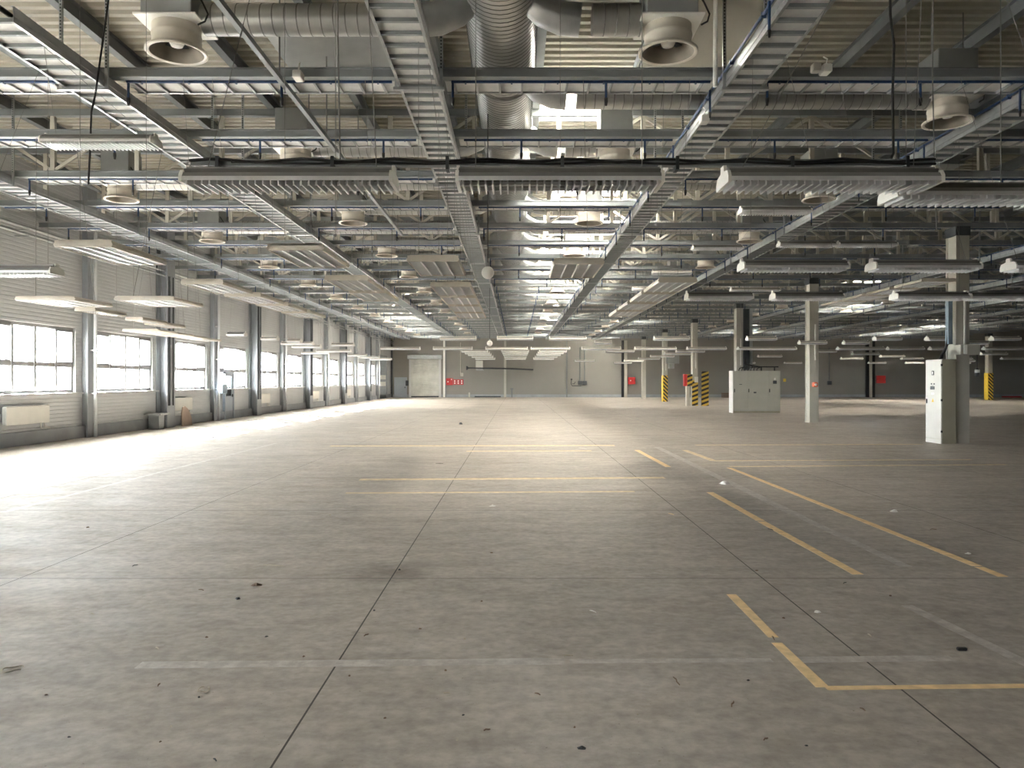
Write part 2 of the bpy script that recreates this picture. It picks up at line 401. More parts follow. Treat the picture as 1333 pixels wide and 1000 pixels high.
# glazed door cut into the fourth window bay
r = empty('door_1', (XL+.02, 34.2, 0)); struct(r, 'narrow grey personnel door with a tall glazed pane')
b = MB(); b.box(0, .12, -.08, 0, 0, 2.1); b.box(0, .12, .95, 1.03, 0, 2.1); b.box(0, .12, -.08, 1.03, 2.02, 2.1); b.build('door_frame', 'doorgrey', r)
b = MB(); b.box(.02, .07, 0, .95, .02, 1.02); b.box(.02, .07, 0, .14, 1.02, 2.02); b.box(.02, .07, .81, .95, 1.02, 2.02); b.box(.02, .07, .14, .81, 1.92, 2.02); b.build('door_leaf', 'doorgrey', r)
b = MB(); b.box(.035, .045, .14, .81, 1.02, 1.92); b.build('door_glass', 'pane', r)
b = MB(); b.box(.07, .12, .84, .90, .98, 1.10); b.build('door_handle', 'dark_steel', r)
# sectional gate at the far end of the window wall
r = empty('door_2', (XL+.02, 72.7, 0)); struct(r, 'grey sectional gate with two rows of small lit panes')
b = MB()
for k in range(8): b.box(.03, .08, 0, 4.0, k*.5, k*.5+.485)
b.build('gate_panels', 'doorgrey', r)
b = MB(); b.box(0, .14, -.12, 0, 0, 4.1); b.box(0, .14, 4.0, 4.12, 0, 4.1); b.box(0, .14, -.12, 4.12, 4.0, 4.2); b.build('gate_frame', 'pillar', r)
for zz in (1.2, 1.85):
    for k in range(2):
        b = MB(); b.box(.08, .10, .5+k*1.6, 1.9+k*1.6, zz, zz+.42); b.build('pane', 'white', r)  # opaque white colour stands in for daylight in the panes

# small things on the window wall
b = MB(); b.rbox(XL+.42, XL+.58, 32.7, 33.2, 1.15, 1.55, .02); b.box(XL+.36, XL+.42, 32.85, 33.05, 1.25, 1.45); tag(b.build('control_box', 'cable_blue'), 'small blue switch box on the slim post beside the glazed door', 'switch box')
b = MB(); prof = [(0,0),(.9,0),(.82,.45),(.55,.85),(.25,1.05),(.08,.98),(0,.7)]
b.prism([(28.75+p, q*.72) for p, q in prof], 'x', XL+.52, XL+.56); tag(b.build('board', 'brownboard'), 'brown rounded hardboard sheet leaning by the deep post under the windows', 'board')
b = MB(); b.box(XL+.18, XL+.55, 26.9, 27.3, 0, .5); b.box(XL+.12, XL+.7, 26.7, 27.5, .5, .56); tag(b.build('low_stand', 'boxgrey'), 'low grey metal stand on the floor beside deep window-wall post', 'stand')
for q, (z, rr) in enumerate(((H+4.0, .05), (H+3.82, .035))):
    b = MB(); b.tube([(XL+.30, 8, z), (XL+.30, YF-.2, z)], rr, 8)
    for k in range(14): b.box(XL, XL+.36, 10+5*k, 10.05+5*k, z-.06, z-.03)
    tag(b.build('wall_pipe', 'galv'), ('thicker upper' if q == 0 else 'thinner lower') + ' grey pipe running along the top of window wall', 'pipe')

# ------------------------------------------------------------------ columns (row at X=12)
TY0 = 11.3; TP = 2.6
def trussY(k): return TY0 + TP*k
CY = [trussY(k)-.6 for k in (4, 8, 12, 16, 20, 24)]
ZC = H + 4.2
def column(name, x, y, label, w=.36, d=.5):
    r = empty(name, (x, y, 0)); r0 = MB()
    r0.prism([(-w/2,-d/2),(w/2,-d/2),(w/2,-d/2+.05),(w/2-.03,-d/2+.05),(w/2-.03,d/2-.05),(w/2,d/2-.05),(w/2,d/2),(-w/2,d/2),(-w/2,d/2-.05),(-w/2+.03,d/2-.05),(-w/2+.03,-d/2+.05),(-w/2,-d/2+.05)], 'z', 0.02, ZC)
    r0.build('shaft', 'column', r)
    b = MB(); b.box(-w/2-.02, w/2+.02, -d/2-.02, d/2+.02, 0, .02); b.build('base_plate', 'column', r)
    b = MB(); b.box(-w/2-.02, w/2+.02, -d/2-.02, d/2+.02, ZC-.25, ZC); b.build('capital_plate', 'dark_steel', r)
    tag(r, label, 'column', 'beige columns along the right-hand aisle'); return r
LB = ['beige steel column standing behind the tall white cabinet', 'bare beige column with a small red alarm box on it',
      'beige column rising behind the wide three-door cabinet', 'beige column with striped guard beside a striped board',
      'beige column with slim striped lower wrap and grey box above', 'plain beige column closest to the far wall, beside red box']
COLS = []
for i, (y, lb) in enumerate(zip(CY, LB)):
    r = column('column', 12.12, y, lb); COLS.append(r)
# far column on the right
rc = column('column', 41.95, 68.2, 'distant column with yellow and black wrap at right edge')
b = MB(); b.box(-.22, .22, -.30, -.27, .02, 2.4); b.build('striped_guard', 'hazard', rc); b = MB(); b.box(-.25, -.22, -.30, .28, .02, 2.4); b.build('yellow_guard', 'yellow', rc)
b = MB(); b.box(-.18, .19, -.30, -.27, .02, 2.15); b.build('striped_guard', 'hazard', COLS[4]); b = MB(); b.box(-.21, -.18, -.30, .28, .02, 2.15); b.build('yellow_guard', 'yellow', COLS[4])
b = MB(); b.box(-.21, .19, -.30, -.27, .02, 1.75); b.build('striped_guard', 'hazard_up', COLS[3]); b = MB(); b.box(-.06, .19, -.31, -.30, 1.6, 1.98); b.build('plate', 'paper', COLS[3])
for cI in (0,1,2,3,4):      # white vertical conduits on the column fronts
    b = MB(); b.box(.02, .06, -.30, -.25, 2.55, 4.0); b.build('conduit', 'white', COLS[cI])
r = empty('striped_board', (12.86, 52.3, 0))
b = MB(); b.box(-.24, .24, -.02, .02, 0, 2.35); b.build('panel', 'hazard_up', r)
b = MB(); b.box(-.24, -.18, .02, .12, 0, 2.3); b.box(.18, .24, .02, .12, 0, 2.3); b.build('support', 'dark_steel', r)
tag(r, 'yellow and black striped board standing right of the fourth column', 'board')
r = empty('fire_point', (11.62, 52.0, .0))
b = MB(); b.rbox(-.30, -.06, -.12, .12, 1.35, 2.15, .02); b.build('red_cabinet', 'red', r)
b = MB(); b.box(-.06, .28, -.12, -.08, 1.35, 2.15); b.build('striped_panel', 'hazard_up', r)
b = MB(); b.box(-.1, .1, -.06, .3, 0, 1.35); b.build('pedestal', 'column', r)
tag(r, 'red fire cabinet with striped panel left of the fourth column', 'fire cabinet')
b = MB(); b.rbox(12.20, 13.2, 62.2, 62.44, 3.1, 3.75, .02); b.rbox(12.35, 12.8, 62.2, 62.44, 2.7, 3.1, .02)
tag(b.build('junction_box', 'boxgrey'), 'grey double junction box on the column with slim striped wrap', 'junction box')
b = MB(); b.rbox(12.02, 12.22, CY[1]-.42, CY[1]-.25, 1.45, 1.65, .03); b.lathe([(0,0),(.05,0),(.05,.02),(0,.02)], (12.12, CY[1]-.44, 1.55), 12, 1, True, 'y')
tag(b.build('alarm_box', ['orange', 'white']), 'small red alarm push box on the bare beige column', 'alarm')
# tall white control cabinet
r = empty('control_cabinet', (11.48, 20.75, 0))
b = MB(); b.rbox(.03, .41, 0, .80, .10, 2.29, .008); b.build('body', 'cab_dark', r)
b = MB(); b.box(.03, .41, .01, .79, 0, .10); b.build('plinth', 'cab_dark', r); b = MB(); b.box(0, .03, .01, .79, 0, .11); b.build('plinth_front', 'whitebox', r)
dr = MB(); dr.rbox(0, .03, .01, .79, .12, 2.28, .006); dr = dr.build('door', 'whitebox', r)
b = MB(); b.box(-.022, 0, .70, .73, 1.08, 1.20); b.build('handle', 'black', dr)
for z in (.3, 1.15, 2.1):
    b = MB(); b.box(-.01, .03, -.012, .012, z, z+.06); b.build('hinge', 'black', dr)
b = MB(); b.box(-.012, 0, .36, .46, 1.86, 1.98); b.box(-.014, -.010, .385, .435, 1.88, 1.96, 1); b.build('meter', ['black', 'white'], dr)
for yy in (.34, .48):
    b = MB(); b.lathe([(0,-.015),(.02,-.015),(.02,0)], (0, yy, 1.62), 10, 0, True, 'x'); b.build('push_button', 'black', dr)
b = MB(); b.rbox(-.02, 0, .32, .52, 1.46, 1.55, .006); b.build('display', 'screen', dr)
b = MB(); b.box(-.004, 0, .34, .50, 1.32, 1.38); b.build('label_plate', 'paper', dr)
b = MB(); b.prism([(.36,1.12),(.48,1.12),(.42,1.22)], 'x', -.004, 0); b.build('warning_sticker', 'yellow', dr)
tag(r, 'tall white-fronted electrical cabinet beside the nearest beige column', 'cabinet')
b = MB()
for k in range(6):
    b.tube([(11.52+.045*k, 20.9+.06*k, 2.285), (11.54+.04*k, 20.88+.05*k, 2.38+.02*k), (11.66+.02*k, 20.9, 2.50+.05*k), (11.74, 20.92, 2.72+.08*k), (11.80, 20.93, 2.98+.10*k)], .026, 8)
tag(b.build('cable_bundle', 'black'), 'black cable bundle looping from white cabinet up the column', 'cables')
b = MB(); b.box(11.72, 11.84, 20.84, 20.98, 2.7, 3.9); b.box(11.70, 11.86, 20.83, 20.99, 3.9, 3.93); tag(b.build('cable_duct', 'cable_blue'), 'blue-grey vertical cable duct on the left side of nearest column', 'cable duct')
r = empty('switch_box', (12.05, 20.68, 2.4)); b = MB(); b.rbox(-.17, .36, -.14, .17, 0, .28, .015); b.build('case', 'cab', r); b = MB(); b.rbox(-.10, .0, -.17, -.14, .02, .26, .01); b.build('cover', 'white', r)
tag(r, 'grey switch box with white cover on the nearest column', 'switch box')
b = MB(); b.tube([(12.36, 20.6, 2.42), (12.36, 20.6, 2.05)], .012, 6); b.lathe([(0,.0),(.05,.0),(.055,.1),(.04,.2),(.012,.24)], (12.36, 20.6, 1.82), 12, 0); b.lathe([(.0,.1),(.06,.1),(.06,.18),(.0,.18)], (12.36, 20.6, 1.82), 12, 1)
tag(b.build('hanging_socket', ['black', 'white']), 'hanging black and white power socket right of the nearest column', 'socket')
# wide three-door cabinet
r = empty('switch_cabinet', (11.5, 40.7, 0))
b = MB(); b.rbox(.0, 2.5, .03, .75, .10, 2.24, .008); b.build('body', 'cab', r)
b = MB(); b.box(.01, 2.49, .05, .74, 0, .10); b.build('plinth', 'cab_dark', r)
b = MB(); b.box(-.02, 0, .0, .75, 0, 2.24); b.build('end_panel', 'whitebox', r)
for k, (a, e) in enumerate(((.02, .77), (.78, 1.87), (1.88, 2.49))):
    d = MB(); d.rbox(a, e, .0, .03, .12, 2.22, .006); d = d.build('door', 'cab', r)
    h = MB(); h.box((a+.02 if k else a+.02), a+.06, -.03, 0, 1.1, 1.28); h.build('handle', 'black', d)
    if k == 2:
        h = MB(); h.rbox(a+.22, a+.42, -.03, 0, 1.55, 1.72, .01); h.build('rotary_switch', 'dark_steel', d); h = MB(); h.box(a+.28, a+.36, -.012, 0, 1.75, 1.86); h.build('badge', 'paper', d)
    else:
        h = MB(); h.box(a+.3, a+.44, -.008, 0, (1.5 if k == 0 else 1.05), (1.53 if k == 0 else 1.12)); h.build('badge', 'dark_steel', d)
tag(r, 'wide beige three-door electrical cabinet in front of third column', 'cabinet')
b = MB()
for k in range(7):
    x = 11.9 + .16*k; b.tube([(x, 41.1, 2.23), (x+.05, 41.1, 2.38+.02*(k%3)), (x+.3, 41.1, 2.45), (12.3-.02*k, 41.05, 2.62), (12.25, 41.1, 2.95)], .025, 6)
b.box(12.8, 14.0, 41.0, 41.3, 2.42, 2.48); b.box(13.1, 13.15, 41.1, 41.2, 2.23, 2.42); b.box(13.8, 13.85, 41.1, 41.2, 2.23, 2.42)
tag(b.build('cable_bundle', 'black'), 'black cables and rack lying on top of three-door cabinet', 'cables')
b = MB(); b.box(12.32, 12.62, 41.55, 41.9, 2.3, 5.6); b.box(12.66, 12.8, 41.6, 41.8, 2.3, 5.6, 1); tag(b.build('cable_riser', ['dark_steel', 'galv']), 'dark vertical cable riser beside the third column', 'cable riser')

# ------------------------------------------------------------------ far wall fittings
YW = YF - .02
def FX(px): return (px - VX)/F*(YF-.2)
def FZ(py): return H - (py - VY)/F*(YF-.2)
r = empty('door_3', (FX(514), YF-.1, 0)); struct(r, 'plain blue-grey steel door left of the roller shutter')
b = MB(); b.rbox(0, FX(528.5)-FX(514), 0, .08, 0, 2.0, .01); b.build('door_leaf', 'doorgrey', r); b = MB(); b.box(-.08, 0, -.03, .1, 0, 2.08); b.box(1.16, 1.24, -.03, .1, 0, 2.08); b.box(-.08, 1.24, -.03, .1, 2.0, 2.08); b.build('door_frame', 'doorgrey', r)
b = MB(); b.box(1.0, 1.08, -.06, 0, .95, 1.1); b.build('door_handle', 'dark_steel', r)
xs0, xs1 = FX(532.5), FX(574)
r = empty('roller_shutter', (xs0, YF-.15, 0)); W = xs1-xs0
b = MB()
for k in range(24):
    z0 = k*.165; b.prism([(0,z0),(-.04,z0+.03),(-.05,z0+.08),(-.04,z0+.135),(0,z0+.165)], 'x', .2, W-.2)
b.box(.2, W-.2, -.0, .05, 0, 3.96); b.build('slat_curtain', 'shutter', r)
for x in (0, W-.22):
    b = MB(); b.box(x, x+.22, -.10, .1, 0, 3.96); b.build('guide_rail', 'galv_sheet', r)
b = MB(); b.rbox(-.15, W+.1, -.3, .12, 3.96, 4.4, .04); b.build('shutter_box', 'galv', r)
b = MB(); b.box(.2, W-.2, -.09, .0, 0, .14); b.build('bottom_bar', 'dark_steel', r)
tag(r, 'grey metal roller shutter closed in the far wall', 'roller shutter')
b = MB(); b.rbox(FX(528), FX(531.5), YF-.25, YF-.02, 1.2, 1.75, .02); tag(b.build('shutter_control', 'dark_steel'), 'small dark control box between grey door and roller shutter', 'switch box')
# pilasters
for i, (x0, x1, dd, mt, lb) in enumerate(((577, 579.5, .25, 'white', 'pale slim pilaster right of the roller shutter'), (579.6, 580.7, .3, 'purlin', 'dark slim upright against the far wall above red hose box'),
      (656, 659, .2, 'column', 'slim grey upright on far wall right of the fan heater'), (737.2, 738.6, .2, 'purlin', 'slim dark upright on far wall left of wall sockets'),
      (509, 511, .3, 'dark_steel', 'dark upright in the far left corner'))):
    b = MB(); b.box(FX(x0), FX(x1), YF-dd, YF, 0, 5.9); tag(b.build('wall_upright', mt), lb, 'post')
for x0, lb in ((809, 'far wall H-post with black cable run left of red box'), (1127.5, 'far wall H-post with black flanges left of distant red box')):
    r = empty('wall_post', (FX(x0), YF-.32, 0)); w = FX(x0+11)-FX(x0)
    b = MB(); b.box(.28, w-.3, 0, .3, 0, 5.9); b.build('steel_post', 'column', r); b = MB(); b.box(0, .26, .0, .3, 0, 5.9); b.build('cable_run', 'black', r)
    if x0 > 1000: b = MB(); b.box(w-.28, w, 0, .3, 0, 5.9); b.build('cable_run', 'black', r)
    tag(r, lb, 'post')
def redbox(x0, x1, y0, y1, lb, cat='hose box', marks=()):
    r = empty('hose_box' if cat == 'hose box' else 'fire_extinguisher_box', (FX(x0), YF-.3, FZ(y1))); w = FX(x1)-FX(x0); h = FZ(y0)-FZ(y1)
    b = MB(); b.rbox(0, w, 0, .298, 0, h, .02); b.build('case', 'red', r)
    for (a, c, e, g) in marks:
        b = MB(); b.box(a*w, c*w, -.012, 0, e*h, g*h); b.build('white_mark', 'paper', r)
    b = MB(); b.box(w*.9, w*.94, -.03, 0, h*.4, h*.6); b.build('latch', 'dark_steel', r)
    return tag(r, lb, cat)
redbox(580.8, 589.8, 492.5, 501.5, 'large red fire hose box on far wall beside roller shutter', marks=((.2,.35,.42,.56),(.72,.85,.75,.9)))
for k, (a, w) in enumerate(((590.3, 'left'), (594.8, 'middle'), (599.3, 'right'))):
    redbox(a, a+3.9, 494, 501, '%s of three small red extinguisher boxes on far wall' % w, 'extinguisher box', ((.3,.65,.15,.45),(.3,.65,.55,.85)))
redbox(817.6, 827, 491.2, 500.3, 'red fire hose box on far wall beside black-edged H-post', marks=((.25,.4,.45,.6),))
redbox(1141, 1152.5, 489, 499, 'distant red fire hose box on far wall at right')
# fan heater with long pipe
r = empty('wall_heater', (FX(619.5), YF-.7, FZ(481))); b = MB(); b.rbox(0, .72, 0, .68, 0, .9, .03); b.build('case', 'whitebox', r)
b = MB(); b.box(.05, .8, -.1, .6, -.12, -.02); b.build('outlet', 'boxgrey', r)
tag(r, 'boxy white wall heater mounted on far wall above pipe', 'heater')
b = MB(); b.tube([(FX(610), YF-.85, FZ(479.3)), (FX(655), YF-.85, FZ(480)), (FX(694), YF-.85, FZ(481.5))], .075, 10); b.lathe([(.12,0),(.2,-.1),(.22,-.2),(.0,-.2)], (FX(610), YF-.85, FZ(479.3)), 14, 0, True, 'x')
for px in (640, 670): b.box(FX(px), FX(px)+.06, YF-.85, YF-.02, FZ(480.6), FZ(480.6)+.05)
tag(b.build('exhaust_pipe', 'dark_steel'), 'long dark horizontal pipe on the far wall right of heater', 'pipe')
b = MB(); b.tube([(FX(599.5), YF-.1, FZ(446)), (FX(599.5), YF-.1, FZ(488))], .05, 6); b.rbox(FX(599.2), FX(603), YF-.2, YF-.02, FZ(490), FZ(485.5), .02); tag(b.build('conduit', 'column'), 'vertical conduit and box above the three extinguisher boxes', 'conduit')
b = MB(); b.box(FX(665.5), FX(667.2), YF-.5, YF-.35, 0, .95); b.box(FX(664.5), FX(668.2), YF-.55, YF-.3, .8, .95); tag(b.build('short_post', 'purlin'), 'short post at floor by the far wall, centre', 'post')
b = MB(); b.box(FX(610), FX(612), YF-.45, YF-.3, 0, .5); tag(b.build('short_post', 'column'), 'short pale stub post at far wall below heater', 'post')
b = MB(); b.rbox(FX(618), FX(652), YF-.6, YF-.3, 0, .14, .02); tag(b.build('steel_profile', 'dark_steel'), 'dark steel profile lying along the foot of far wall', 'profile')
for px, lb in ((755, 'left vertical conduit down far wall to sockets'), (761, 'right vertical conduit down far wall to sockets'), (1080, 'vertical conduit to a black socket on right far wall')):
    b = MB(); b.tube([(FX(px), YF-.08, FZ(452)), (FX(px), YF-.08, FZ(498))], .05, 6); b.rbox(FX(px)-.2, FX(px)+.24, YF-.2, YF-.02, FZ(501), FZ(496), .03, 1)
    tag(b.build('conduit', ['purlin', 'dark_steel']), lb, 'conduit')
b = MB(); b.lathe([(0,-.2),(.09,-.2),(.09,0)], (FX(744), YF, FZ(494)), 10, 0, True, 'y'); b.tube([(FX(744),YF-.1,FZ(494)),(FX(743.6),YF-.1,FZ(500)),(FX(745),YF-.1,FZ(502.4)),(FX(756),YF-.1,FZ(502.4)),(FX(757),YF-.1,FZ(502.2))], .035, 6); b.tube([(FX(745),YF-.1,FZ(499.5)),(FX(747.5),YF-.1,FZ(500)),(FX(749),YF-.1,FZ(497))], .035, 6)
tag(b.build('wall_cable', 'black'), 'black looped cable and socket on far wall right of upright', 'cable')
r = empty('pallet_stack', (FX(937), YF-1.6, 0))
for k in range(3):
    b = MB()
    for q in range(3): b.box(0, 1.2, q*.35, q*.35+.1, k*.17, k*.17+.1)
    for q in range(5): b.box(q*.27, q*.27+.12, 0, .8, k*.17+.1, k*.17+.125)
    o = b.build('pallet', 'wood', r)
tag(r, 'low reddish wooden pallet stack at the far wall behind cabinet', 'pallet stack')
r = empty('trolley', (FX(1324)-.1, YF-3, 0)); b = MB(); b.rbox(0, 1.5, 0, 1.0, .2, .85, .03); b.build('tray', 'wood', r); b = MB(); b.rbox(.15, 1.2, .1, .9, .85, 1.5, .05); b.build('machine', 'whitebox', r)
for x in (.15, 1.35):
    for y in (.12, .88):
        b = MB(); b.lathe([(0,-.04),(.1,-.04),(.1,.04),(0,.04)], (x, y, .1), 12, 0, True, 'y'); b.build('wheel', 'black', r)
tag(r, 'red-brown trolley with white machine at the right edge, far wall', 'trolley')
b = MB(); b.rbox(FX(1298), FX(1322), YF-1.2, YF-.9, 0, .14, .02); tag(b.build('steel_profile', 'red'), 'red-brown steel profile lying on floor left of distant trolley', 'profile')
b = MB(); b.box(FX(1020.5), FX(1024), YF-.03, YF, FZ(497), FZ(493)); tag(b.build('sign_plate', 'yellow'), 'small yellow plate on the far wall right of three-door cabinet', 'sign')

# ------------------------------------------------------------------ roof purlins and trusses
PX = [5.88 + 1.82*k for k in range(-10, 31)]
pm = MB(); pm.box(-.07, .07, YB, YF, 0, .015); pm.box(-.012, .012, YB, YF, .015, .235); pm.box(-.07, .07, YB, YF, .235, .25); pm = pm.mesh('roof_purlin', 'purlin')
NP = 0
for i, x in enumerate(PX):
    if XL+.2 < x < 46:
        NP += 1; o = link('roof_purlin', pm, None, (x, 0, ZR-.25)); tag(o, 'dark steel roof purlin running lengthways, %s from the window wall' % ORDL[NP-1], 'purlin', 'roof purlins')
NK = 26
ZB = H + 4.2                     # underside of bottom chords
SPANS = [(XL, 12.07, 'between window wall and column row'), (12.07, 41.95, 'right of the column row')]
def chord(x0, x1):
    b = MB(); y0, y1 = -.70, -.57
    b.box(x0, x1, y0, y1, 0, .02); b.box(x0, x1, y0, y1, .11, .13); b.box(x0, x1, y0+.02, y1-.01, .02, .11); return b
ZTC = 5.60 - 4.2
for si, (x0, x1, where) in enumerate(SPANS):
    cm = chord(x0 if si == 0 else x0+.02, x1-.02).mesh('bottom_chord', 'beam')
    t = MB(); t.box(x0+.02, x1-.02, -.70, -.57, ZTC-.14, ZTC); tm = t.mesh('top_chord', 'beam')
    post = MB(); post.box(-.045, .045, -.675, -.595, .13, ZTC-.14); pmesh = post.mesh('post', 'column')
    dg1 = MB(); dg1.bar((.05, -.635, .16), (1.69, -.635, ZTC-.16), .05, .06); dm1 = dg1.mesh('diagonal', 'column')
    dg2 = MB(); dg2.bar((.05, -.635, ZTC-.16), (1.69, -.635, .16), .05, .06); dm2 = dg2.mesh('diagonal', 'column')
    xs = [x for x in [-9.56-1.74*2+1.74*k for k in range(33)] if x0+.3 < x < x1-.3]
    web = MB()
    for j, x in enumerate(xs):
        web.box(x-.045, x+.045, -.675, -.595, .13, ZTC-.14)
        if j+1 < len(xs) and not (-1.2 < x < 0) and not (23.2 < x < 24.8): web.bar((x+.05, -.635, .16 if j%2 else ZTC-.16), (x+1.69, -.635, ZTC-.16 if j%2 else .16), .05, .06)
    web.box(xs[0], xs[-1], -.66, -.61, ZTC-.15, ZTC-.14)
    wm = web.mesh('lattice_web', 'column')
    for k in range(NK):
        Y = trussY(k)
        if Y - .5 > YF - .2: continue
        if si == 1 and x0/Y > .70: continue
        r = empty('roof_truss' if k > 1 else 'cross_beam', (0, Y, ZB)); link('bottom_chord', cm, r)
        if k > 1:
            link('top_chord', tm, r)
            if k < 9:
                for j, x in enumerate(xs):
                    if x/Y > .7 or x/Y < -.72: continue
                    link('post', pmesh, r, (x, 0, 0))
                    if j+1 < len(xs) and not (-1.2 < x < 0) and not (23.2 < x < 24.8): link('diagonal', dm1 if j % 2 else dm2, r, (x, 0, 0))
            else: link('lattice_web', wm, r)
            tag(r, 'grey lattice roof truss, %s cross beam from camera, %s' % (ORD[k], where), 'roof truss', 'lattice trusses')
        else: tag(r, 'grey steel cross beam, %s from the camera, %s' % (ORD[k], where), 'beam', 'cross beams')

# ------------------------------------------------------------------ long cable trays
LT = [(-10.9, -10.28, 'leftmost'), (-6.16, -5.60, 'second from left'), (-1.60, -1.05, 'central'), (2.86, 3.36, 'right-of-centre'), (7.30, 7.80, 'near-column'),
      (15.75, 16.3, 'first right of the columns'), (20.2, 20.75, 'second right of the columns'), (24.7, 25.25, 'third right of the columns'), (29.2, 29.75, 'fourth right of the columns'), (33.7, 34.25, 'fifth right of the columns')]
hang = MB(); HB = ZR - ZT - .02
hang.box(-.022, .022, -.018, .018, -.04, HB)
for k in range(34): hang.box(-.010, .010, -.020, -.0175, .25+k*.045, .272+k*.045, 1)
hangm = hang.mesh('hanger', ['galv', 'dark_steel'])
for i, (x0, x1, nm) in enumerate(LT):
    w = x1-x0; ys = 5.0 if abs(x0) < 9 else 8.0; ys = max(ys, abs(x0)/.72); ye = 74.5 if i != 2 else 68
    r = empty('cable_tray', (x0, 0, ZT))
    bed = MB(); bed.box(.01, w-.01, ys, ye, .045, .049)
    y = ys
    while y < ye: bed.box(.01, w-.01, y, y+.045, 0, .045, 1); y += .322
    bed.build('tray_bed', ['galv_sheet', 'beam'], r)
    for sx in (0, 1):
        s = MB(); a = 0 if sx == 0 else w
        sg = 1 if sx == 0 else -1
        pr = [(a,0),(a+sg*.035,0),(a+sg*.035,.008),(a+sg*.01,.012),(a+sg*.01,.055),(a-sg*.008,.065),(a-sg*.008,.10),(a+sg*.01,.11),(a+sg*.01,.168),(a+sg*.035,.172),(a+sg*.035,.18),(a,.18)]
        pr = [(p, q) for p, q in pr]
        s.prism(pr, 'y', ys, ye); s.build('side_rail', 'galv', r)
    for k in range(13):
        y = trussY(0) - .85 + 5.2*k
        if y < ys or y > ye-1: continue
        if k < 4:
            link('hanger', hangm, r, (-.03, y, 0)); link('hanger', hangm, r, (w+.03, y, 0))
            b = MB(); b.box(-.07, w+.07, y-.03, y+.03, -.045, -.005); b.build('bracket', 'galv', r)
        else:
            b = MB(); b.box(-.05, -.01, y-.02, y+.02, -.04, HB); b.box(w+.01, w+.05, y-.02, y+.02, -.04, HB); b.box(-.05, w+.05, y-.02, y+.02, -.04, -.004); b.build('hanger', 'galv', r)
    if i in (3, 4, 5, 6, 7, 8):   # blue air pipe clipped on top of the rail facing the windows
        p = MB(); p.tube([(-.03, ys, .20), (-.03, ye, .20)], .02, 8)
        y = ys + 1.2
        while y < ye: p.box(-.055, .01, y-.012, y+.012, .16, .225); y += 1.3
        pp = p.build('blue_pipe', 'blue', r)
        y = ys + .9; q = 0
        while y < 45:
            d = MB(); d.tube([(-.06, y, .2), (-.06, y, -.12)], .018, 8); d.tube([(-.06, y, -.12), (-.06, y, -.2)], [.022, .012], 8, 1); d.build('drop_pipe', ['blue', 'black'], pp); y += 2.6
    if i == 1:
        p = MB(); p.tube([(w-.1, 6, .12), (w-.12, 20, .12), (w-.1, 40, .12)], .03, 6); p.build('cable', 'black', r)
    tag(r, 'long galvanised ladder tray running lengthways, %s' % nm, 'cable tray', 'long cable trays')

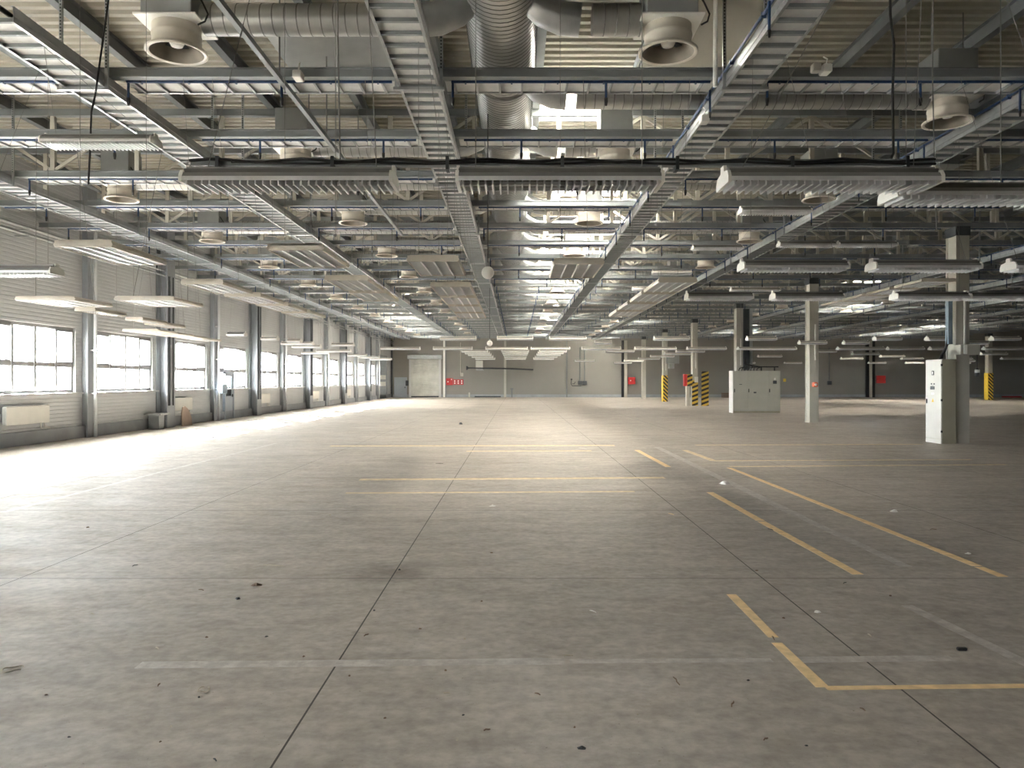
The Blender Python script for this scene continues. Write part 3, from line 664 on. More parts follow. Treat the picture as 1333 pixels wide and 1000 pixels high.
# ------------------------------------------------------------------ cross trays with blue pipes
edges = [(XL+.6, -10.95), (-10.24, -6.2), (-5.56, -1.64), (-1.01, 2.82), (3.40, 7.26), (7.84, 11.8), (12.35, 15.7), (16.35, 20.15), (20.8, 24.65), (25.3, 29.15), (29.8, 33.65), (34.3, 38.0)]
BAY = ['window-side bay', 'second bay from windows', 'third bay from windows', 'bay right of centre', 'bay left of columns tray', 'bay beside columns',
       'first bay beyond columns', 'second bay beyond columns', 'third bay beyond columns', 'fourth bay beyond columns', 'fifth bay beyond columns', 'sixth bay beyond columns']
ZX = H + 4.22
for bi, (x0, x1) in enumerate(edges):
    bed = MB(); bed.box(x0, x1, -.50, 0, .03, .034)
    x = x0 + .12
    while x < x1-.05: bed.box(x, x+.03, -.49, -.01, -.005, .03, 1); x += .32
    bedm = bed.mesh('tray_bed', ['galv_sheet', 'rung'])
    x = x0 + .4
    while x < x1: bed.box(x, x+.04, -.60, .0, .034, .042, 1); x += 1.5
    s1 = MB(); s1.prism([(-.5,0),(-.47,0),(-.47,.006),(-.494,.006),(-.494,.085),(-.5,.085)], 'x', x0, x1); s1m = s1.mesh('side_rail', 'galv')
    s2 = MB(); s2.prism([(0,0),(0,.085),(-.006,.085),(-.006,.006),(-.03,.006),(-.03,0)], 'x', x0, x1); s2m = s2.mesh('side_rail', 'galv')
    bp = MB(); bp.tube([(x0+.1, -.53, -.025), (x1-.1, -.53, -.025)], .022, 8)
    for q in range(6): xx = x0+.3+q*(x1-x0-.6)/5; bp.box(xx-.012, xx+.012, -.56, -.497, -.05, .05)
    bpm = bp.mesh('blue_pipe', 'blue')
    d = MB(); d.tube([(0, -.525, .02), (0, -.525, -.26)], .019, 8); d.lathe([(.0,-.36),(.016,-.36),(.026,-.30),(.026,-.25),(.0,-.25)], (0,-.525,0), 8, 1); d.box(-.05, .05, -.55, -.50, .0, .05); dm = d.mesh('drop_pipe', ['blue', 'black'])
    whole = MB(); whole.box(x0, x1, -.50, 0, .03, .034)
    x = x0 + .12
    while x < x1-.05: whole.box(x, x+.028, -.49, -.01, 0, .03); x += .32
    x = x0 + .4
    while x < x1: whole.box(x, x+.04, -.60, .0, .034, .042, 1); x += 1.5
    whole.box(x0, x1, -.5, -.494, 0, .085, 1); whole.box(x0, x1, -.006, 0, 0, .085, 1); whole.tube([(x0+.1, -.525, .02), (x1-.1, -.525, .02)], .02, 6, 2)
    for xx in (x0+.15, (x0+x1)/2+.1): whole.tube([(xx, -.525, .02), (xx, -.525, -.34)], .02, 6, 2)
    whm = whole.mesh('cross_tray', ['galv_sheet', 'galv', 'blue'])
    for k in range(NK-1):
        Y = trussY(k)
        if x0/Y > .68 or x1/Y < -.69: continue
        lb = 'cross tray with blue pipe, %s row from camera, %s' % (ORD[k], BAY[bi])
        if k < 9:
            r = empty('cross_tray', (0, Y, ZX)); link('tray_bed', bedm, r); link('side_rail', s1m, r); link('side_rail', s2m, r)
            p = link('blue_pipe', bpm, r)
            off = .12 if k % 2 == 0 else 1.1
            xx = x0 + off
            while xx < x1 - .2: link('drop_pipe', dm, p, (xx, 0, 0)); xx += 2.15
        else: r = link('cross_tray', whm, None, (0, Y, ZX))
        tag(r, lb, 'cable tray', 'cross trays under the beams')

# ------------------------------------------------------------------ ventilation: trunk duct, lateral ducts, fan units
def spiral(mb, axis, c, a0, a1, r, step=.14, n=24):
    prof = []; a = a0
    while a < a1:
        e = min(a+step, a1); w = (e-a)*.90
        mb.lathe([(r, a), (r, a+w)], c, n, 0, True, axis)
        mb.lathe([(r, a+w), (r+.006, a+w+.003), (r+.006, e-.003), (r, e)], c, n, 1, True, axis); a += step
    mb.lathe([(0, a0), (r, a0)], c, n, 0, False, axis); mb.lathe([(r, a1), (0, a1)], c, n, 0, False, axis)
    return mb
ZM_ = H + 4.95
for cx, ys, lab in ((-.2, 6.5, 'centre of the hall'), (23.8, 36, 'far right bays')):
    r = empty('trunk_duct', (cx, 0, ZM_))
    b = MB(); spiral(b, 'y', (0,0,0), ys, 34 if cx < 1 else 60, .49, .11, 32); b.build('duct_pipe', ['duct','seam'], r)
    b = MB(); b.lathe([(.49, 34),(.36, 35)], (0,0,0), 32, 0, True, 'y'); b.lathe([(.36,35),(.36,62)], (0,0,0), 24, 0, True, 'y')
    if cx < 1: b.build('reduced_section', 'duct', r)
    for k in range(9):
        y = trussY(k)+.9
        if y < ys or y > 60: continue
        b = MB(); b.lathe([(.495, y-.025),(.52, y-.025),(.52, y+.025),(.495, y+.025)], (0,0,0), 32, 0, True, 'y'); b.build('flange_ring', 'galv', r)
    tag(r, 'large round galvanised trunk duct running lengthways, %s' % lab, 'duct')
ZD = H + 4.52; RD = .19
def lateral(x0, x1):           # from trunk (x0) to fan (x1), local coordinates
    b = MB(); a, e = min(x0, x1), max(x0, x1); spiral(b, 'x', (0,0,0), a, e, RD, .15, 20); return b.mesh('duct_pipe', ['duct','seam'])
def elbow(s):                  # joins the lateral to the trunk
    b = MB(); b.tube([(s*1.0,0,0),(s*.78,0,.02),(s*.55,0,.12),(s*.42,0,.24)], [RD+.012, RD+.012, RD+.01, RD], 16); return b.mesh('elbow', 'galv')
FANX = {0: (-4.25, 1.9), 1: (-8.95, 6.86)}
def fan_meshes():
    bx = MB(); bx.rbox(-.31, .31, -.31, .31, .0, .72, .01)
    pl = MB(); pl.box(-.38, .38, -.36, .36, -.02, 0)
    nz = MB(); nz.lathe([(.29,0),(.29,-.10),(.298,-.11),(.298,-.135),(.29,-.145),(.29,-.245),(.30,-.27),(.35,-.30),(.37,-.305),(.37,-.33),(.35,-.335),(.32,-.325)], (0,0,-.02), 32); nz.lathe([(.32,-.325),(.27,-.26),(.26,-.10),(.26,-.02),(0,-.02)], (0,0,-.02), 32, 1)
    hb = MB(); hb.lathe([(0,-.24),(.07,-.24),(.09,-.2),(.09,-.1),(0,-.1)], (0,0,-.02), 16)
    vn = MB()
    for k in range(8):
        a = k*math.pi/4; vn.bar((.08*math.cos(a), .08*math.sin(a), -.18), (.25*math.cos(a), .25*math.sin(a), -.18), .09, .008)
    return bx.mesh('fan_box', 'boxgrey'), pl.mesh('mounting_plate', 'white'), nz.mesh('nozzle', ['cream','nozzle_in']), hb.mesh('hub', 'white'), vn.mesh('fan_blades', 'dark_steel')
FM = fan_meshes()
cb = MB(); cb.tube([(.3,-.2,.35),(.40,-.2,.2),(.47,-.2,.05),(.44,-.22,-.05),(.36,-.24,-.1)], .012, 6); cbm = cb.mesh('power_cable', 'black')
rod = MB(); rod.tube([(0,0,.70),(0,0,1.41)], .012, 6); rodm = rod.mesh('hanger_rod', 'wire')
LM = {}
for par, (xa, xb) in FANX.items():
    LM[par] = (lateral(-1.15, xa-(-.2)+.35), lateral(1.15, xb+.2-.35))
EL, ER = elbow(-1), elbow(1)
SIDE = {(0,0): 'inner left line', (0,1): 'inner right line', (1,0): 'outer left line', (1,1): 'outer right line'}
cnt = {}
for base in (-.2, 23.8):
    for j in range(25):
        Y = 9.62 + TP*j; par = j % 2
        if Y > 72: break
        for sd in (0, 1):
            xf = FANX[par][sd] + (base+.2)
            if xf/Y > .68 or xf/Y < -.70: continue
            if base > 1 and Y < 36: continue
            key = (base, par, sd); cnt[key] = cnt.get(key, 0) + 1; n = cnt[key]
            line = SIDE[(par, sd)] + ('' if base < 1 else  ' beyond the columns')
            o = empty('lateral_duct', (base, Y, ZD)); link('duct_pipe', LM[par][sd], o); link('elbow', (EL, ER)[sd], o)
            tag(o, 'spiral cross duct feeding %s fan of the %s' % (ORD[n-1], line), 'duct', 'lateral ducts')
            f = empty('fan_unit', (xf, Y, H+4.45))
            for nm, me in zip(('fan_box','mounting_plate','nozzle','hub','fan_blades'), FM): link(nm, me, f)
            if n < 6: link('power_cable', cbm, f)
            link('hanger_rod', rodm, f, (-.25,0,0)); link('hanger_rod', rodm, f, (.25,0,0))
            tag(f, 'cream round fan nozzle, %s of the %s' % (ORD[n-1], line), 'fan', 'ceiling fan nozzles')

# plain rail left of centre, smooth roof panels, rectangular duct
b = MB(); b.prism([(-.033,0),(.033,0),(.033,.07),(.025,.07),(.025,.012),(-.025,.012),(-.025,.07),(-.033,.07)], 'y', 5, 21.6); b = b.build('ceiling_rail', 'beam', None, (-3.22, 0, H+4.08))
for p in range(6):
    q = MB(); q.tube([(0, 7.85+2.6*p, .0), (0, 7.85+2.6*p, 1.77)], .012, 6); q.build('rod', 'wire', b)
tag(b, 'thin grey channel rail running lengthways left of the trunk duct', 'rail')
for (x0, x1, y0, y1, lb) in ((2.2, 4.0, 9.0, 13.6, 'smooth beige blank roof panel right of trunk duct, nearest camera'), (-4.0, -1.8, 12.0, 14.2, 'smooth grey blank roof panel left of the trunk duct'),
                             (9.6, 11.4, 19.5, 22.5, 'smooth grey blank roof panel above the nearest column')):
    r = empty('roof_hatch', (x0, y0, ZR-.34)); w = x1-x0; d = y1-y0
    b = MB(); b.rbox(0, w, 0, d, 0, .05, .01); b.build('panel', 'roof' if x0 == 2.2 else 'boxgrey', r)
    b = MB(); b.box(0, .05, 0, d, .05, .34); b.box(w-.05, w, 0, d, .05, .34); b.box(.05, w-.05, 0, .05, .05, .34); b.box(.05, w-.05, d-.05, d, .05, .34); b.build('rim', 'boxgrey', r)
    tag(r, lb, 'roof panel')
# hanging rods and black cables near the camera
def hanging(name, pts, rad, mt, lb, cat):
    pts = [(pts[0][0], pts[0][1], ZR)] + list(pts[1:]); b = MB(); b.tube(pts, rad, 6); return tag(b.build(name, mt), lb, cat)
Yh = 9.0
def HP(px, py, Y): return ((px-VX)/F*Y, Y, H-(py-VY)/F*Y)
hanging('hanging_cable', [HP(1157,-90,8.6), HP(1159,20,8.6), HP(1164,60,8.6), HP(1162,120,8.6), HP(1163,200,8.6), HP(1160,206,8.6)], .016, 'black', 'thick black cable hanging to the third strip light, right side', 'cable')
hanging('hanging_cable', [HP(152,122,10.2), HP(124,124,10.2), HP(119,145,10.2), HP(117,200,10.2), HP(115,240,10.2)], .014, 'black', 'black cable dropping from the second-from-left long tray', 'cable')
hanging('hanging_rod', [HP(932,-60,9.4), HP(931,113,9.4)], .028, 'white', 'white rod holding the right-of-centre long tray near camera', 'rod')
hanging('hanging_cable', [HP(437,-60,7.5), HP(440,60,7.5), HP(443,216,7.5)], .008, 'wire', 'thin cable hanging left of trunk duct near camera', 'cable')
hanging('hanging_cable', [HP(1216,-60,8.4), HP(1214,110,8.4), HP(1219,300,8.4)], .008, 'wire', 'thin cable hanging down at upper right, in front of fan', 'cable')
hanging('hanging_cable', [HP(884,-60,8.0) if False else HP(1302,-60,8.8), HP(1303,240,8.8)], .007, 'wire', 'thin cable hanging furthest right above the strip lights', 'cable')

# ------------------------------------------------------------------ lamps
def strip_meshes():
    L2 = .735
    h = MB()
    h.prism([(-.15,.035),(-.155,.04),(-.135,.07),(-.10,.07),(-.10,.035)], 'x', -L2+.02, L2-.02); h.prism([(.15,.035),(.155,.04),(.135,.07),(.10,.07),(.10,.035)], 'x', -L2+.02, L2-.02)
    h.box(-L2+.02, L2-.02, -.115, .115, .07, .102, 1); h.box(-L2+.02, L2-.02, -.07, .07, .102, .125)
    cap = [(-.16,0),(.16,0),(.16,.045),(.135,.085),(.045,.10),(.035,.145),(-.035,.145),(-.045,.10),(-.135,.085),(-.16,.045)]
    ec = MB(); ec.prism(cap, 'x', -L2, -L2+.022); ec2 = MB(); ec2.prism(cap, 'x', L2-.022, L2)
    l = MB()
    for k in range(27):
        x = -L2+.05+k*(2*L2-.1)/26; l.box(x-.005, x+.005, -.145, .145, -.015, .04)
    for yy in (-.15, 0, .15): l.box(-L2+.022, L2-.022, yy-.005, yy+.005, .012, .04)
    tb = MB()
    for yy in (-.075, .075): tb.tube([(-L2+.03, yy, .045), (L2-.03, yy, .045)], .013, 8)
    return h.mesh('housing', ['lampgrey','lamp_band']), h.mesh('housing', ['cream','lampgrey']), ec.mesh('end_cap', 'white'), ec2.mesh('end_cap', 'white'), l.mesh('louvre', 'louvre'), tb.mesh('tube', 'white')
SM = strip_meshes()
def panel_meshes():
    w, d = .29, .61
    h = MB(); pr = [(-w,0),(-w-.012,.03),(-w+.03,.075),(w-.03,.075),(w+.012,.03),(w,0),(w-.012,0),(w-.012,.055),(-w+.012,.055),(-w+.012,0)]
    h.prism(pr, 'y', 0, 2*d); h.box(-w, w, 0, .012, 0, .07); h.box(-w, w, 2*d-.012, 2*d, 0, .07)
    l = MB()
    for k in (-1,0,1): l.box(k*.14-.008, k*.14+.008, .012, 2*d-.012, 0, .05)
    for k in range(14): yy = .06+k*(2*d-.12)/13; l.box(-w+.012, w-.012, yy-.003, yy+.003, .008, .04)
    tb = MB()
    for k in (-1.5,-.5,.5,1.5): tb.tube([(k*.14, .03, .042), (k*.14, 2*d-.03, .042)], .012, 8)
    return h.mesh('housing', 'cream'), l.mesh('louvre', 'louvre'), tb.mesh('tube', 'white')
PM = panel_meshes()
WIRES = {}
def wires(r, pts, top):                 # hung from the roof, or from a long tray when one runs above
    sx = r.scale.x; xs = [r.location.x + x*sx for x, y, z in pts]; y0 = r.location.y
    tray = None
    for i, (a, e, nm) in enumerate(LT):
        ys = max(5.0 if abs(a) < 9 else 8.0, abs(a)/.72)
        if min(xs) - .14 < e and max(xs) + .14 > a and y0 > ys: tray = (a, e)
    for (x, y, z), wx in zip(pts, xs):
        dy = 0
        if tray:
            tx = min(max(wx, tray[0]+.05), tray[1]-.05); dx = (tx - wx)/sx; h = ZT - r.location.z - z
        else:
            dx = 0; h = top - z; c = trussY(round((y0+y - trussY(0) + .635)/TP)) - .635
            if abs(c - y0 - y) < 1.35 and trussY(0) - 1 < c < trussY(24): dy = c - y0 - y; h = ZB - r.location.z - z
        k = (round(dx, 2), round(h, 2), round(dy, 2))
        if k not in WIRES:
            b = MB(); b.tube([(0, 0, 0), (k[0], k[2], k[1])], .0035, 4, 0, False); WIRES[k] = b.mesh('suspension_wire', 'wire')
        link('suspension_wire', WIRES[k], r, (x, y, z))
def strip(xc, y, zr, length, label, simple=False):
    pale = y > 24  # distant housings coloured paler, in place of window light on them
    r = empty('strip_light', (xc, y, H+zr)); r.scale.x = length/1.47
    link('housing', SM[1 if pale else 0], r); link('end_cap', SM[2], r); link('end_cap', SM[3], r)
    link('louvre', SM[4], r)
    if not simple: link('tube', SM[5], r)
    wires(r, ((-.6,0,.125),(.6,0,.125)), ZR-.03 - (H+zr))
    tag(r, label, 'light', 'strip lights'); return r
def panel(xc, y, zr, label, sx=1.0):
    r = empty('panel_light', (xc, y, H+zr)); r.scale.x = sx
    for nm, me in zip(('housing','louvre','tube'), PM): link(nm, me, r)
    wires(r, ((-.2,.3,.07),(.2,.92,.07)), ZR-.03 - (H+zr))
    tag(r, label, 'light', 'wide panel lights'); return r
Z1 = 1.36
def strip_px(x0, x1, yb, label, zr=Z1, Y=None, simple=False):
    if Y is None: Y = zr*F/(VY-yb)
    else: zr = (VY-yb)*Y/F
    return strip((x0+x1)/2/F*Y - VX/F*Y, Y, zr, (x1-x0)/F*Y, label, simple)
for (x0, x1), w in zip(((245,515),(595,860),(940,1214)), ('left', 'middle', 'right')):
    strip_px(x0, x1, 244, '%s of three big strip lights in the row closest to camera' % w)
strip_px(1155, 1422, 262, 'big strip light cut off by the right photo edge, second closest')
strip_px(-60, 75, 358, 'grey strip light cut off by left photo edge above windows')
strip_px(60, 204, 190, 'high strip light behind the second-from-left long tray, upper left', Y=9.2)
for (x0, x1), w in zip(((964,1100),(1133,1270),(1312,1450)), ('left', 'middle', 'right')):
    strip_px(x0, x1, 352, '%s of three strip lights in the row in front of near column top' % w)
for (x0, x1), w in zip(((893,978),(1005,1095),(1163,1257),(1258,1345)), ORDL):
    strip_px(x0, x1, 390, '%s from left of four strip lights crossing the beige columns' % w)
for (x0, x1), w in zip(((573,620),(647,694),(715,763),(851,897),(972,1010),(1138,1172),(1206,1240),(1290,1326)), ORDL):
    strip_px(x0, x1, 443, '%s from left in the far row of strip lights under tray ends' % w)
for (x0, x1), w in zip(((774,796),(1040,1075),(1098,1130),(1245,1285)), ORDL):
    strip_px(x0, x1, 448, '%s from left in the broken far row, right side' % w, simple=True)
for (x0, x1), w in zip(((496,547),(564,615),(632,687),(691,742),(757,808),(826,880),(894,945),(960,1036),(1090,1150),(1155,1202),(1210,1270),(1280,1335)), ORDL):
    strip_px(x0, x1, 455.5, '%s from left in the long straight far row of strip lights' % w)
for q, (xa, xb) in enumerate(((-2.6,-1.35), (-.7,.6), (1.1,2.4))):
    for p, Y in enumerate((36.6, 39.0, 41.5, 45.0, 49.0)):
        strip((xa+xb)/2, Y, Z1, xb-xa, '%s strip light from front in %s far stack above end wall' % (ORD[p], ('left','middle','right')[q]), True)
k = 0
rr = random.Random(3); FAR = []
for Y in (36.5, 40, 44, 48.5, 54, 60):
    x = 4.2
    while x < .64*Y:
        if rr.random() < .62 and abs(x+.6-12.07) > .9: FAR.append((x + rr.uniform(-.2,.4), Y))
        x += 3.3
byrow = {}
for x, Y in FAR:
    byrow.setdefault(Y, []).append(x)
for p, Y in enumerate(sorted(byrow)):
    for q, x in enumerate(sorted(byrow[Y])):
        strip(x+.6, Y, Z1, 1.35, 'small far strip light, %s from left in %s distant row right' % (ORDL[q], ORD[p]), True)
# strips in the left aisle near the windows
LFT = [(297,320,437.5),(341,362,443),(375,392,446),(367,408,449),(381,418,453),(393,428,461),(412,457,458.5),(432,461,450.6),(453,478,464),(468,494,466.5),(482,510,469)]
for q, (x0, x1, yb) in enumerate(LFT): strip_px(x0, x1, yb, '%s of the thin strip lights hanging along far window wall' % ORD[q], simple=True)
# higher strips near tray level on the right
for q, (x0, x1, yb, Y) in enumerate(((963,1054,278,15.6),(901,966,325,22.3),(1013,1087,321,19.9),(1090,1166,321,19.9),(951,1015,379,28),(849,900,357,24.8),(823,866,378,29.2),(806,840,402,36))):
    strip_px(x0, x1, yb, '%s of the high strip lights tucked among right-hand trays' % ORD[q], Y=Y, simple=q > 3)
# panel lights
PN = [(-.95, (8.75,), 'single panel light'), (-.95, (11.1,12.56,14.02,15.48), 'four-panel string'), (-2.3, (8.05,), 'x'), (-2.3, (10.4,11.9), 'x')]
panel(-.95, 8.75, Z1, 'single wide panel light left of centre, in front of central string')
for q, y in enumerate((11.1,12.56,14.02,15.48)): panel(-.95, y, Z1, '%s of four wide panel lights strung left of central tray' % ORD[q])
panel(-2.3, 8.0, Z1, 'single wide panel light below the second-from-left long tray')
for q, y in enumerate((10.4,11.9)): panel(-2.3, y, Z1, '%s of two wide panel lights below second-from-left tray' % ORD[q])
panel(-4.4, 7.8, Z1, 'single wide panel light above windows at left, nearest camera')
for q, y in enumerate((10.8,12.4,13.9,15.4)): panel(-4.42, y, Z1, '%s of four wide panel lights strung before the window wall' % ORD[q])
panel(.73, 8.95, Z1, 'single wide panel light right of centre against the tray')
for q, y in enumerate((10.6,12.06,13.6,15.06)): panel(2.23, y, Z1, '%s of four wide panel lights in bright string right of centre' % ORD[q], .9)
for q, (x0, x1, yb) in enumerate(((19,98,391),(148,227,391),(97,124,405),(163,186,417),(188,214,423),(159,206,431.5),(190,230,435.5),(222,250,439),(246,270,442.3))):
    d = VY-yb; Y = Z1*F/d; panel((x0+x1)/2/F*Y - VX/F*Y, Y, Z1, '%s of the flat panel lights hanging near the window tops' % ORD[q], (x1-x0)/F*Y/.6)
# wide flat string behind the columns on the right
for q in range(4): panel(9.35, 17.0+1.46*q, 2.2, '%s of four wide panel lights left of the nearest column' % ORD[q], 1.3)
# globe lamps
for px, py, R, lb in ((635, 355, .095, 'white globe hanging in front of the central long tray'), (637.5, 447, .12, 'white globe hanging at the far end of central tray')):
    Y = 11.5 if py < 400 else 33.0
    x, _, z = HP(px, py, Y); r = empty('globe_lamp', (x, Y, z))
    b = MB(); b.lathe([(0,-R)] + [(R*math.cos(a), R*math.sin(a)) for a in [(-80+10*t)*math.pi/180 for t in range(17)]] + [(0,R)], (0,0,0), 20); b.build('globe', 'white', r)
    b = MB(); b.tube([(0,0,R),(0,0,ZT-z)], .008, 6); b.build('cord', 'black', r); b = MB(); b.lathe([(0,R+.06),(.03,R+.05),(.035,R-.02)], (0,0,0), 12); b.build('cap', 'boxgrey', r)
    tag(r, lb, 'lamp')
# trunking rail above the first row of strip lights
Yt = 5.50
r = empty('trunking_rail', (0, Yt, H+1.535)); xa, xb = (250-VX)/F*Yt, (1213-VX)/F*Yt
b = MB(); b.box(xa, xb, -.03, .03, .0, .045); b.build('rail', 'beam', r)
b = MB(); n = 40; b.tube([(xa+(xb-xa)*t/n, -.045, .03+.012*math.sin(t*1.3)) for t in range(n+1)], .011, 6); b.tube([(xa+.3+(xb-xa-.3)*t/n, -.05, .012+.008*math.sin(t*.9+1)) for t in range(n+1)], .009, 6); b.build('cable', 'black', r)
for t in range(7):
    x = xa+.2+t*(xb-xa-.4)/6; b = MB(); b.box(x-.012, x+.012, -.06, .04, -.035, .06); b.build('clamp', 'dark_steel', r)
tag(r, 'dark horizontal trunking rail with cables above nearest strip lights', 'rail')
# camera-like sensors on the beams
for q, (px, py, Y, lb) in enumerate(((388,98,10.5,'small pale spotlight box on nearest cross beam, upper left'), (1075,90,10.5,'pair of small spotlights on nearest cross beam, upper right'), (917,155,11.62,'small white box hanging on right-of-centre long tray'))):
    x, _, z = HP(px, py, Y); b = MB(); b.rbox(x-.06, x+.06, Y-.08, Y+.105, z-.06, z+.05, .01)
    if q == 1: b.rbox(x-.20, x-.09, Y-.08, Y+.04, z-.05, z+.06, .01)
    b.tube([(x, Y, z+.05), (x+.02, Y, z+.14), (x+.0, Y+.08, z+.2)], .01, 6)
    tag(b.build('sensor_box', 'white'), lb, 'sensor')

# ------------------------------------------------------------------ floor markings
def strip_floor(name, pts, w, mt, lb, cat='tape', z=.0):
    P = [G(*p) for p in pts]; b = MB()
    for (xa, ya), (xb, yb) in zip(P, P[1:]):
        d = Vector((xb-xa, yb-ya)); L = d.length; d /= L; n = Vector((-d.y, d.x))*w/2
        K = max(2, int(L/.25)); rn = random.Random(hash((round(xa,2), round(yb,2))) & 255); up = []; 
        for i in range(K+1):
            p = Vector((xa, ya)) + d*(L*i/K); j = 1 + rn.uniform(-.10, .06)
            up += [(p.x+n.x*j, p.y+n.y*j), (p.x-n.x*j, p.y-n.y*j)]
        t0, t1 = z, z+.0015
        if mt == 'worn':
            b.add([(x, y, z) for x, y in up], [(2*i, 2*i+1, 2*i+3, 2*i+2) for i in range(K)]); continue
        vs = [(x, y, t1) for x, y in up] + [(x, y, t0) for x, y in up]; o = len(up); fs = []
        for i in range(K):
            a = 2*i; fs += [(a, a+1, a+3, a+2), (o+a+2, o+a+3, o+a+1, o+a), (a, a+2, o+a+2, o+a), (a+3, a+1, o+a+1, o+a+3)]
        fs += [(1, 0, o, o+1), (2*K, 2*K+1, o+2*K+1, o+2*K)]
        b.add(vs, fs)
    return tag(b.build(name, mt), lb, cat)
strip_floor('floor_tape', [(952,774),(1007,830)], .075, 'tape', 'short yellow tape strip starting the bent line, lower right')
strip_floor('floor_tape', [(1011,837),(1071,895)], .075, 'tape', 'yellow tape strip running down to the corner, lower right')
strip_floor('floor_tape', [(1075,896),(1345,893)], .06, 'tape', 'yellow tape running right from the corner to photo edge')
strip_floor('floor_tape', [(924,641),(990,678)], .11, 'tape', 'upper half of thick yellow tape line right of centre')
strip_floor('floor_tape', [(991,679),(1117,748)], .10, 'tape', 'lower half of thick yellow tape line right of centre')
strip_floor('floor_tape', [(949,609),(1272,737)], .10, 'tape', 'long yellow diagonal tape line on the right')
strip_floor('floor_tape', [(1274,738),(1306,751)], .09, 'tape', 'short worn end piece of the right diagonal tape')
strip_floor('floor_tape', [(829,586),(870,608)], .12, 'tape', 'short yellow tape dash near floor centre right')
strip_floor('floor_tape', [(891,586),(929,600),(1265,598.5)], .15, 'tape_old', 'pale bent tape line in front of the columns')
strip_floor('floor_tape', [(950,607.5),(1310,605)], .14, 'tape_old', 'thin pale cross tape joining the long right diagonal')
strip_floor('floor_tape', [(468,624.5),(865,622)], .22, 'tape_old', 'pale yellow cross tape over the floor centre, nearer one')
strip_floor('floor_tape', [(450,642),(826,640)], .12, 'tape_old', 'thin faint cross tape just in front of floor centre')
strip_floor('floor_tape', [(430,580.8),(800,580)], .34, 'tape_old', 'distant pale cross tape over middle of hall')
strip_floor('floor_tape', [(607,587.5),(770,587)], .24, 'tape_old', 'short distant cross tape just behind centre tape')
strip_floor('floor_tape', [(905,579.5),(1200,578.5)], .2, 'tape_old', 'distant cross tape left of the white cabinet')
for pts, w, lb in (([(180,866),(735,861)], .11, 'worn white line crossing the lower floor, left part'), ([(1035,859),(1240,857)], .10, 'worn white line crossing the lower floor, right part'),
        ([(1180,788),(1345,868)], .10, 'worn white diagonal line at lower right edge'), ([(855,582),(1040,672)], .16, 'worn white diagonal line between yellow tapes, far part'), ([(1040,672),(1180,738)], .12, 'worn white diagonal line between yellow tapes, near part'),
        ([(742,861),(1005,859.5)], .07, 'very faint white line joining the lower cross line'), ([(3,667.3),(196,617.8),(360,577)], .09, 'worn walkway edge line parallel to the window wall')):
    strip_floor('worn_line', pts, w, 'worn', lb, 'line', .0004)

# ------------------------------------------------------------------ litter on the floor
def debris(px, py, kind, size, label, cat='debris', group=None):
    x, y = G(px, py); rn = random.Random(int(px*7+py)); b = MB(); a = rn.uniform(0, 3.1); s = size*y/F
    ca, sa = math.cos(a), math.sin(a)
    def tr(u, v, w): return (x+u*ca-v*sa, y+u*sa+v*ca, w)
    if kind == 'chip':
        n = 6; base = [(math.cos(2*math.pi*k/n)*s*rn.uniform(.35,.55), math.sin(2*math.pi*k/n)*s*rn.uniform(.2,.5)) for k in range(n)]; h = s*.22
        vs = [tr(u, v, 0) for u, v in base] + [tr(u*.6, v*.6, h*rn.uniform(.7,1.3)) for u, v in base]
        b.add(vs, [tuple(range(n-1,-1,-1)), tuple(range(n,2*n))] + [(k,(k+1)%n,n+(k+1)%n,n+k) for k in range(n)])
    elif kind == 'stick':
        p = [tr(-s/2,0,.006), tr(-s/6,s*.05,.010), tr(s/6,-.02*s,.008), tr(s/2,.04*s,.006)]; b.tube(p, [.003,.004,.004,.003], 6)
    elif kind == 'ring':
        b.tube([tr(s*.5*math.cos(t*.35), s*.42*math.sin(t*.35), .006+.004*math.sin(t)) for t in range(17)], .0028, 6)
    elif kind == 'crumple':
        n = 7; vs = [tr(0,0,s*.3)]; 
        for q in range(2):
            for k in range(n): t = 2*math.pi*k/n; R = s*(.3+.25*q)*rn.uniform(.7,1.3); vs.append(tr(R*math.cos(t), R*math.sin(t), s*rn.uniform(.08,.25) if q == 0 else .0))
        fs = [(0,1+k,1+(k+1)%n) for k in range(n)] + [(1+k, 1+n+k, 1+n+(k+1)%n, 1+(k+1)%n) for k in range(n)]; b.add(vs, fs)
    mt = {'w':'wood','l':'lightwood','k':'black','p':'paper','y':'tape'}
    return b
def deb(px, py, kind, size, mt, label, group=None, name='debris_chip'):
    tag(debris(px, py, kind, size, label).build(name, mt), label, 'litter', group)
x, y = G(1252, 847); b = MB(); b.rbox(x-.03, x+.03, y-.013, y+.013, 0, .02, .004); tag(b.build('plastic_block', 'black'), 'small black plastic block on floor at lower right', 'litter')
deb(757, 974, 'crumple', 10, 'black', 'crumpled black scrap at the bottom, right of centre', name='scrap')
deb(17, 872, 'ring', 24, 'lightwood', 'pale loop of strap on floor at lower left edge', name='strap_loop')
deb(265, 899, 'ring', 17, 'lightwood', 'pale curled strap on floor, lower left', name='strap_loop')
deb(356, 737, 'stick', 30, 'lightwood', 'pale wooden splinter on floor left of the joint crossing', name='splinter')
deb(334, 762, 'crumple', 11, 'wood', 'dark brown crumpled scrap below the pale splinter, left', name='scrap')
deb(309, 780, 'chip', 8, 'black', 'small black lump left of the brown crumpled scrap', name='lump')
deb(881, 888, 'stick', 26, 'wood', 'brown wood splinters on floor, bottom centre right', name='splinter')
deb(954, 918, 'stick', 18, 'wood', 'short brown splinter below the yellow tape corner', name='splinter')
deb(1007, 832, 'stick', 14, 'wood', 'brown curl where the yellow tape is broken', name='tape_curl')
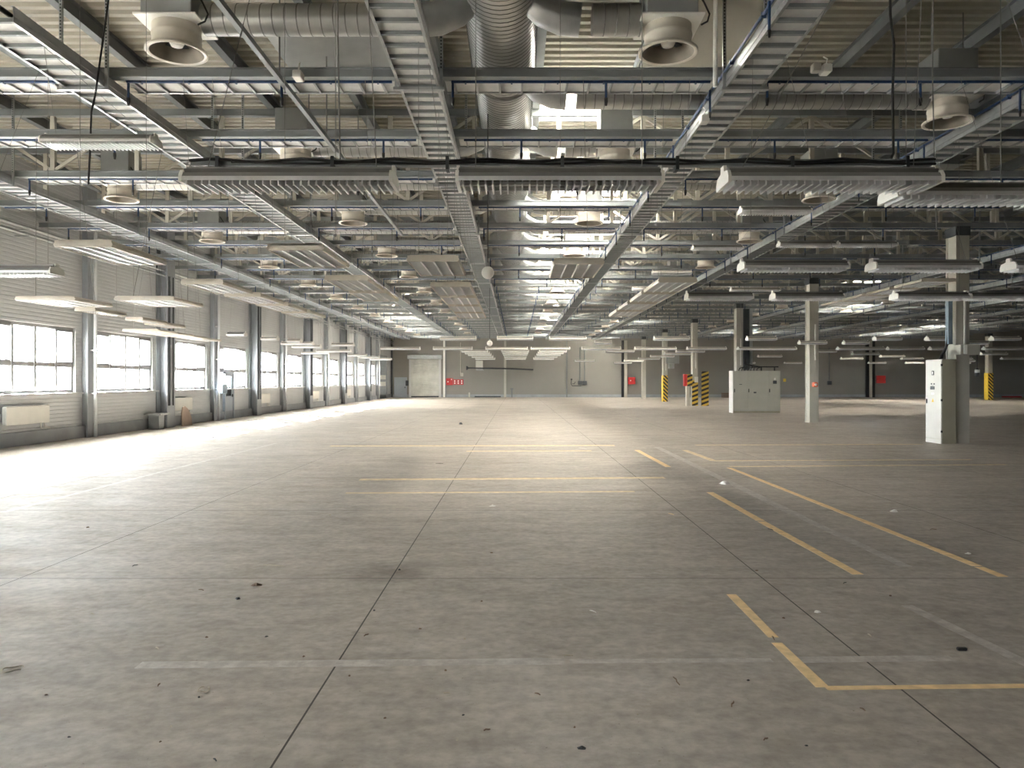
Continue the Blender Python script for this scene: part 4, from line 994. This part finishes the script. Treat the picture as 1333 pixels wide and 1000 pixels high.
deb(943, 630, 'crumple', 14, 'paper', 'crumpled white paper above the thick yellow tape', name='paper_scrap')
deb(759, 584, 'stick', 18, 'paper', 'white strip lying on distant floor right of centre', name='strip')
deb(772, 797, 'stick', 12, 'paper', 'small white sliver on floor below centre right', name='sliver')
deb(1064, 797, 'crumple', 8, 'paper', 'small white scrap beside the right floor joint', name='paper_scrap')
deb(874, 670, 'stick', 10, 'tape', 'tiny yellow tape scrap left of the thick tape line', name='tape_scrap')
deb(1164, 666, 'crumple', 10, 'paper', 'white paper scrap between yellow lines on the right', name='paper_scrap')
deb(1260, 721, 'crumple', 7, 'paper', 'tiny white scrap above right end of diagonal tape', name='paper_scrap')
deb(641, 659, 'crumple', 8, 'paper', 'tiny white scrap near the floor centre', name='paper_scrap')
deb(572, 604, 'stick', 10, 'black', 'tiny dark stick near distant centre joint', name='stick')
deb(600, 552.5, 'chip', 9, 'black', 'flat dark scrap far ahead left of the joint', name='scrap')
deb(740, 855, 'stick', 12, 'lightwood', 'pale thin splinter lying on faint white line, centre', name='splinter')
CH = [(262,769),(347,829),(269,830),(205,845),(395,855),(259,908),(207,893),(223,946),(209,966),(280,991),(547,819),(605,832),(477,828),(487,795),(580,873),(582,904),(501,935),(603,931),(634,952),(595,964),(627,783),
      (176,737),(114,687),(430,671),(997,964),(1050,971),(748,947),(1132,828),(1159,776),(974,886),(1123,925),(859,991),(985,743),(1003,690),(640,720),(720,760),(700,905),(520,742),(455,880),(120,800),(60,905),(90,960),(1215,690),(830,930),(1020,805),(1100,760)]
for i, (px, py) in enumerate(CH):
    deb(px, py, 'chip' if i % 3 else 'stick', 5 if i % 3 else 9, ('wood','black','wood','lightwood')[i % 4], 'small crumb of dirt lying loose on the bare concrete floor', 'loose dirt crumbs', 'dirt_crumb')

# ------------------------------------------------------------------ light, world, camera
def sun_dir(v):
    return Vector(v).to_track_quat('-Z', 'Y').to_euler()
sl = bpy.data.lights.new('sun', 'SUN'); sl.energy = 9.0; sl.angle = math.radians(.8); sl.color = (1, .96, .92)
so = bpy.data.objects.new('sun', sl); C.objects.link(so); so.rotation_euler = sun_dir((1, -1.6, -.72)); so.location = (-30, 40, 20)
w = bpy.data.worlds.new('sky'); S.world = w; w.use_nodes = True; t = w.node_tree
bg = t.nodes['Background']; tc = t.nodes.new('ShaderNodeTexCoord'); sp = t.nodes.new('ShaderNodeSeparateXYZ'); rp = t.nodes.new('ShaderNodeValToRGB')
t.links.new(tc.outputs['Generated'], sp.inputs[0]); t.links.new(sp.outputs[2], rp.inputs[0])
rp.color_ramp.elements[0].position = 0; rp.color_ramp.elements[0].color = (.95, .98, 1, 1); rp.color_ramp.elements[1].position = .7; rp.color_ramp.elements[1].color = (.98, .94, .86, 1)
t.links.new(rp.outputs[0], bg.inputs[0]); bg.inputs[1].default_value = 1.6
def portal(name, loc, rot, sx, sy):
    l = bpy.data.lights.new(name, 'AREA'); l.shape = 'RECTANGLE'; l.size = sx; l.size_y = sy; l.cycles.is_portal = True
    o = bpy.data.objects.new(name, l); C.objects.link(o); o.location = loc; o.rotation_euler = rot; return o
ya, yb = WIN[0][0], WIN[-1][1]
portal('window_band_portal', (XL-.36, (ya+yb)/2, (ZS+ZH)/2), (0, -math.pi/2, 0), ZH-ZS, yb-ya)
for i, l in enumerate(LIGHTS): portal('skylight_portal', ((l[0]+l[1])/2, (l[2]+l[3])/2+.1, ZR+.95), (0, 0, 0), l[1]-l[0]+.1, l[3]-l[2]+.4)
cd = bpy.data.cameras.new('camera'); co = bpy.data.objects.new('camera', cd); C.objects.link(co)
cd.sensor_width = 36; cd.sensor_fit = 'HORIZONTAL'; cd.lens = F/1333*36; cd.clip_end = 500
cd.shift_x = -(VX-666.5)/1333; cd.shift_y = -(500-VY)/1333
co.location = (0, 0, H); co.rotation_euler = (math.pi/2, 0, 0); S.camera = co
S.view_settings.view_transform = 'Standard'; S.view_settings.look = 'None'; S.view_settings.exposure = 6.0; S.view_settings.gamma = 1; S.view_settings.use_curve_mapping = False
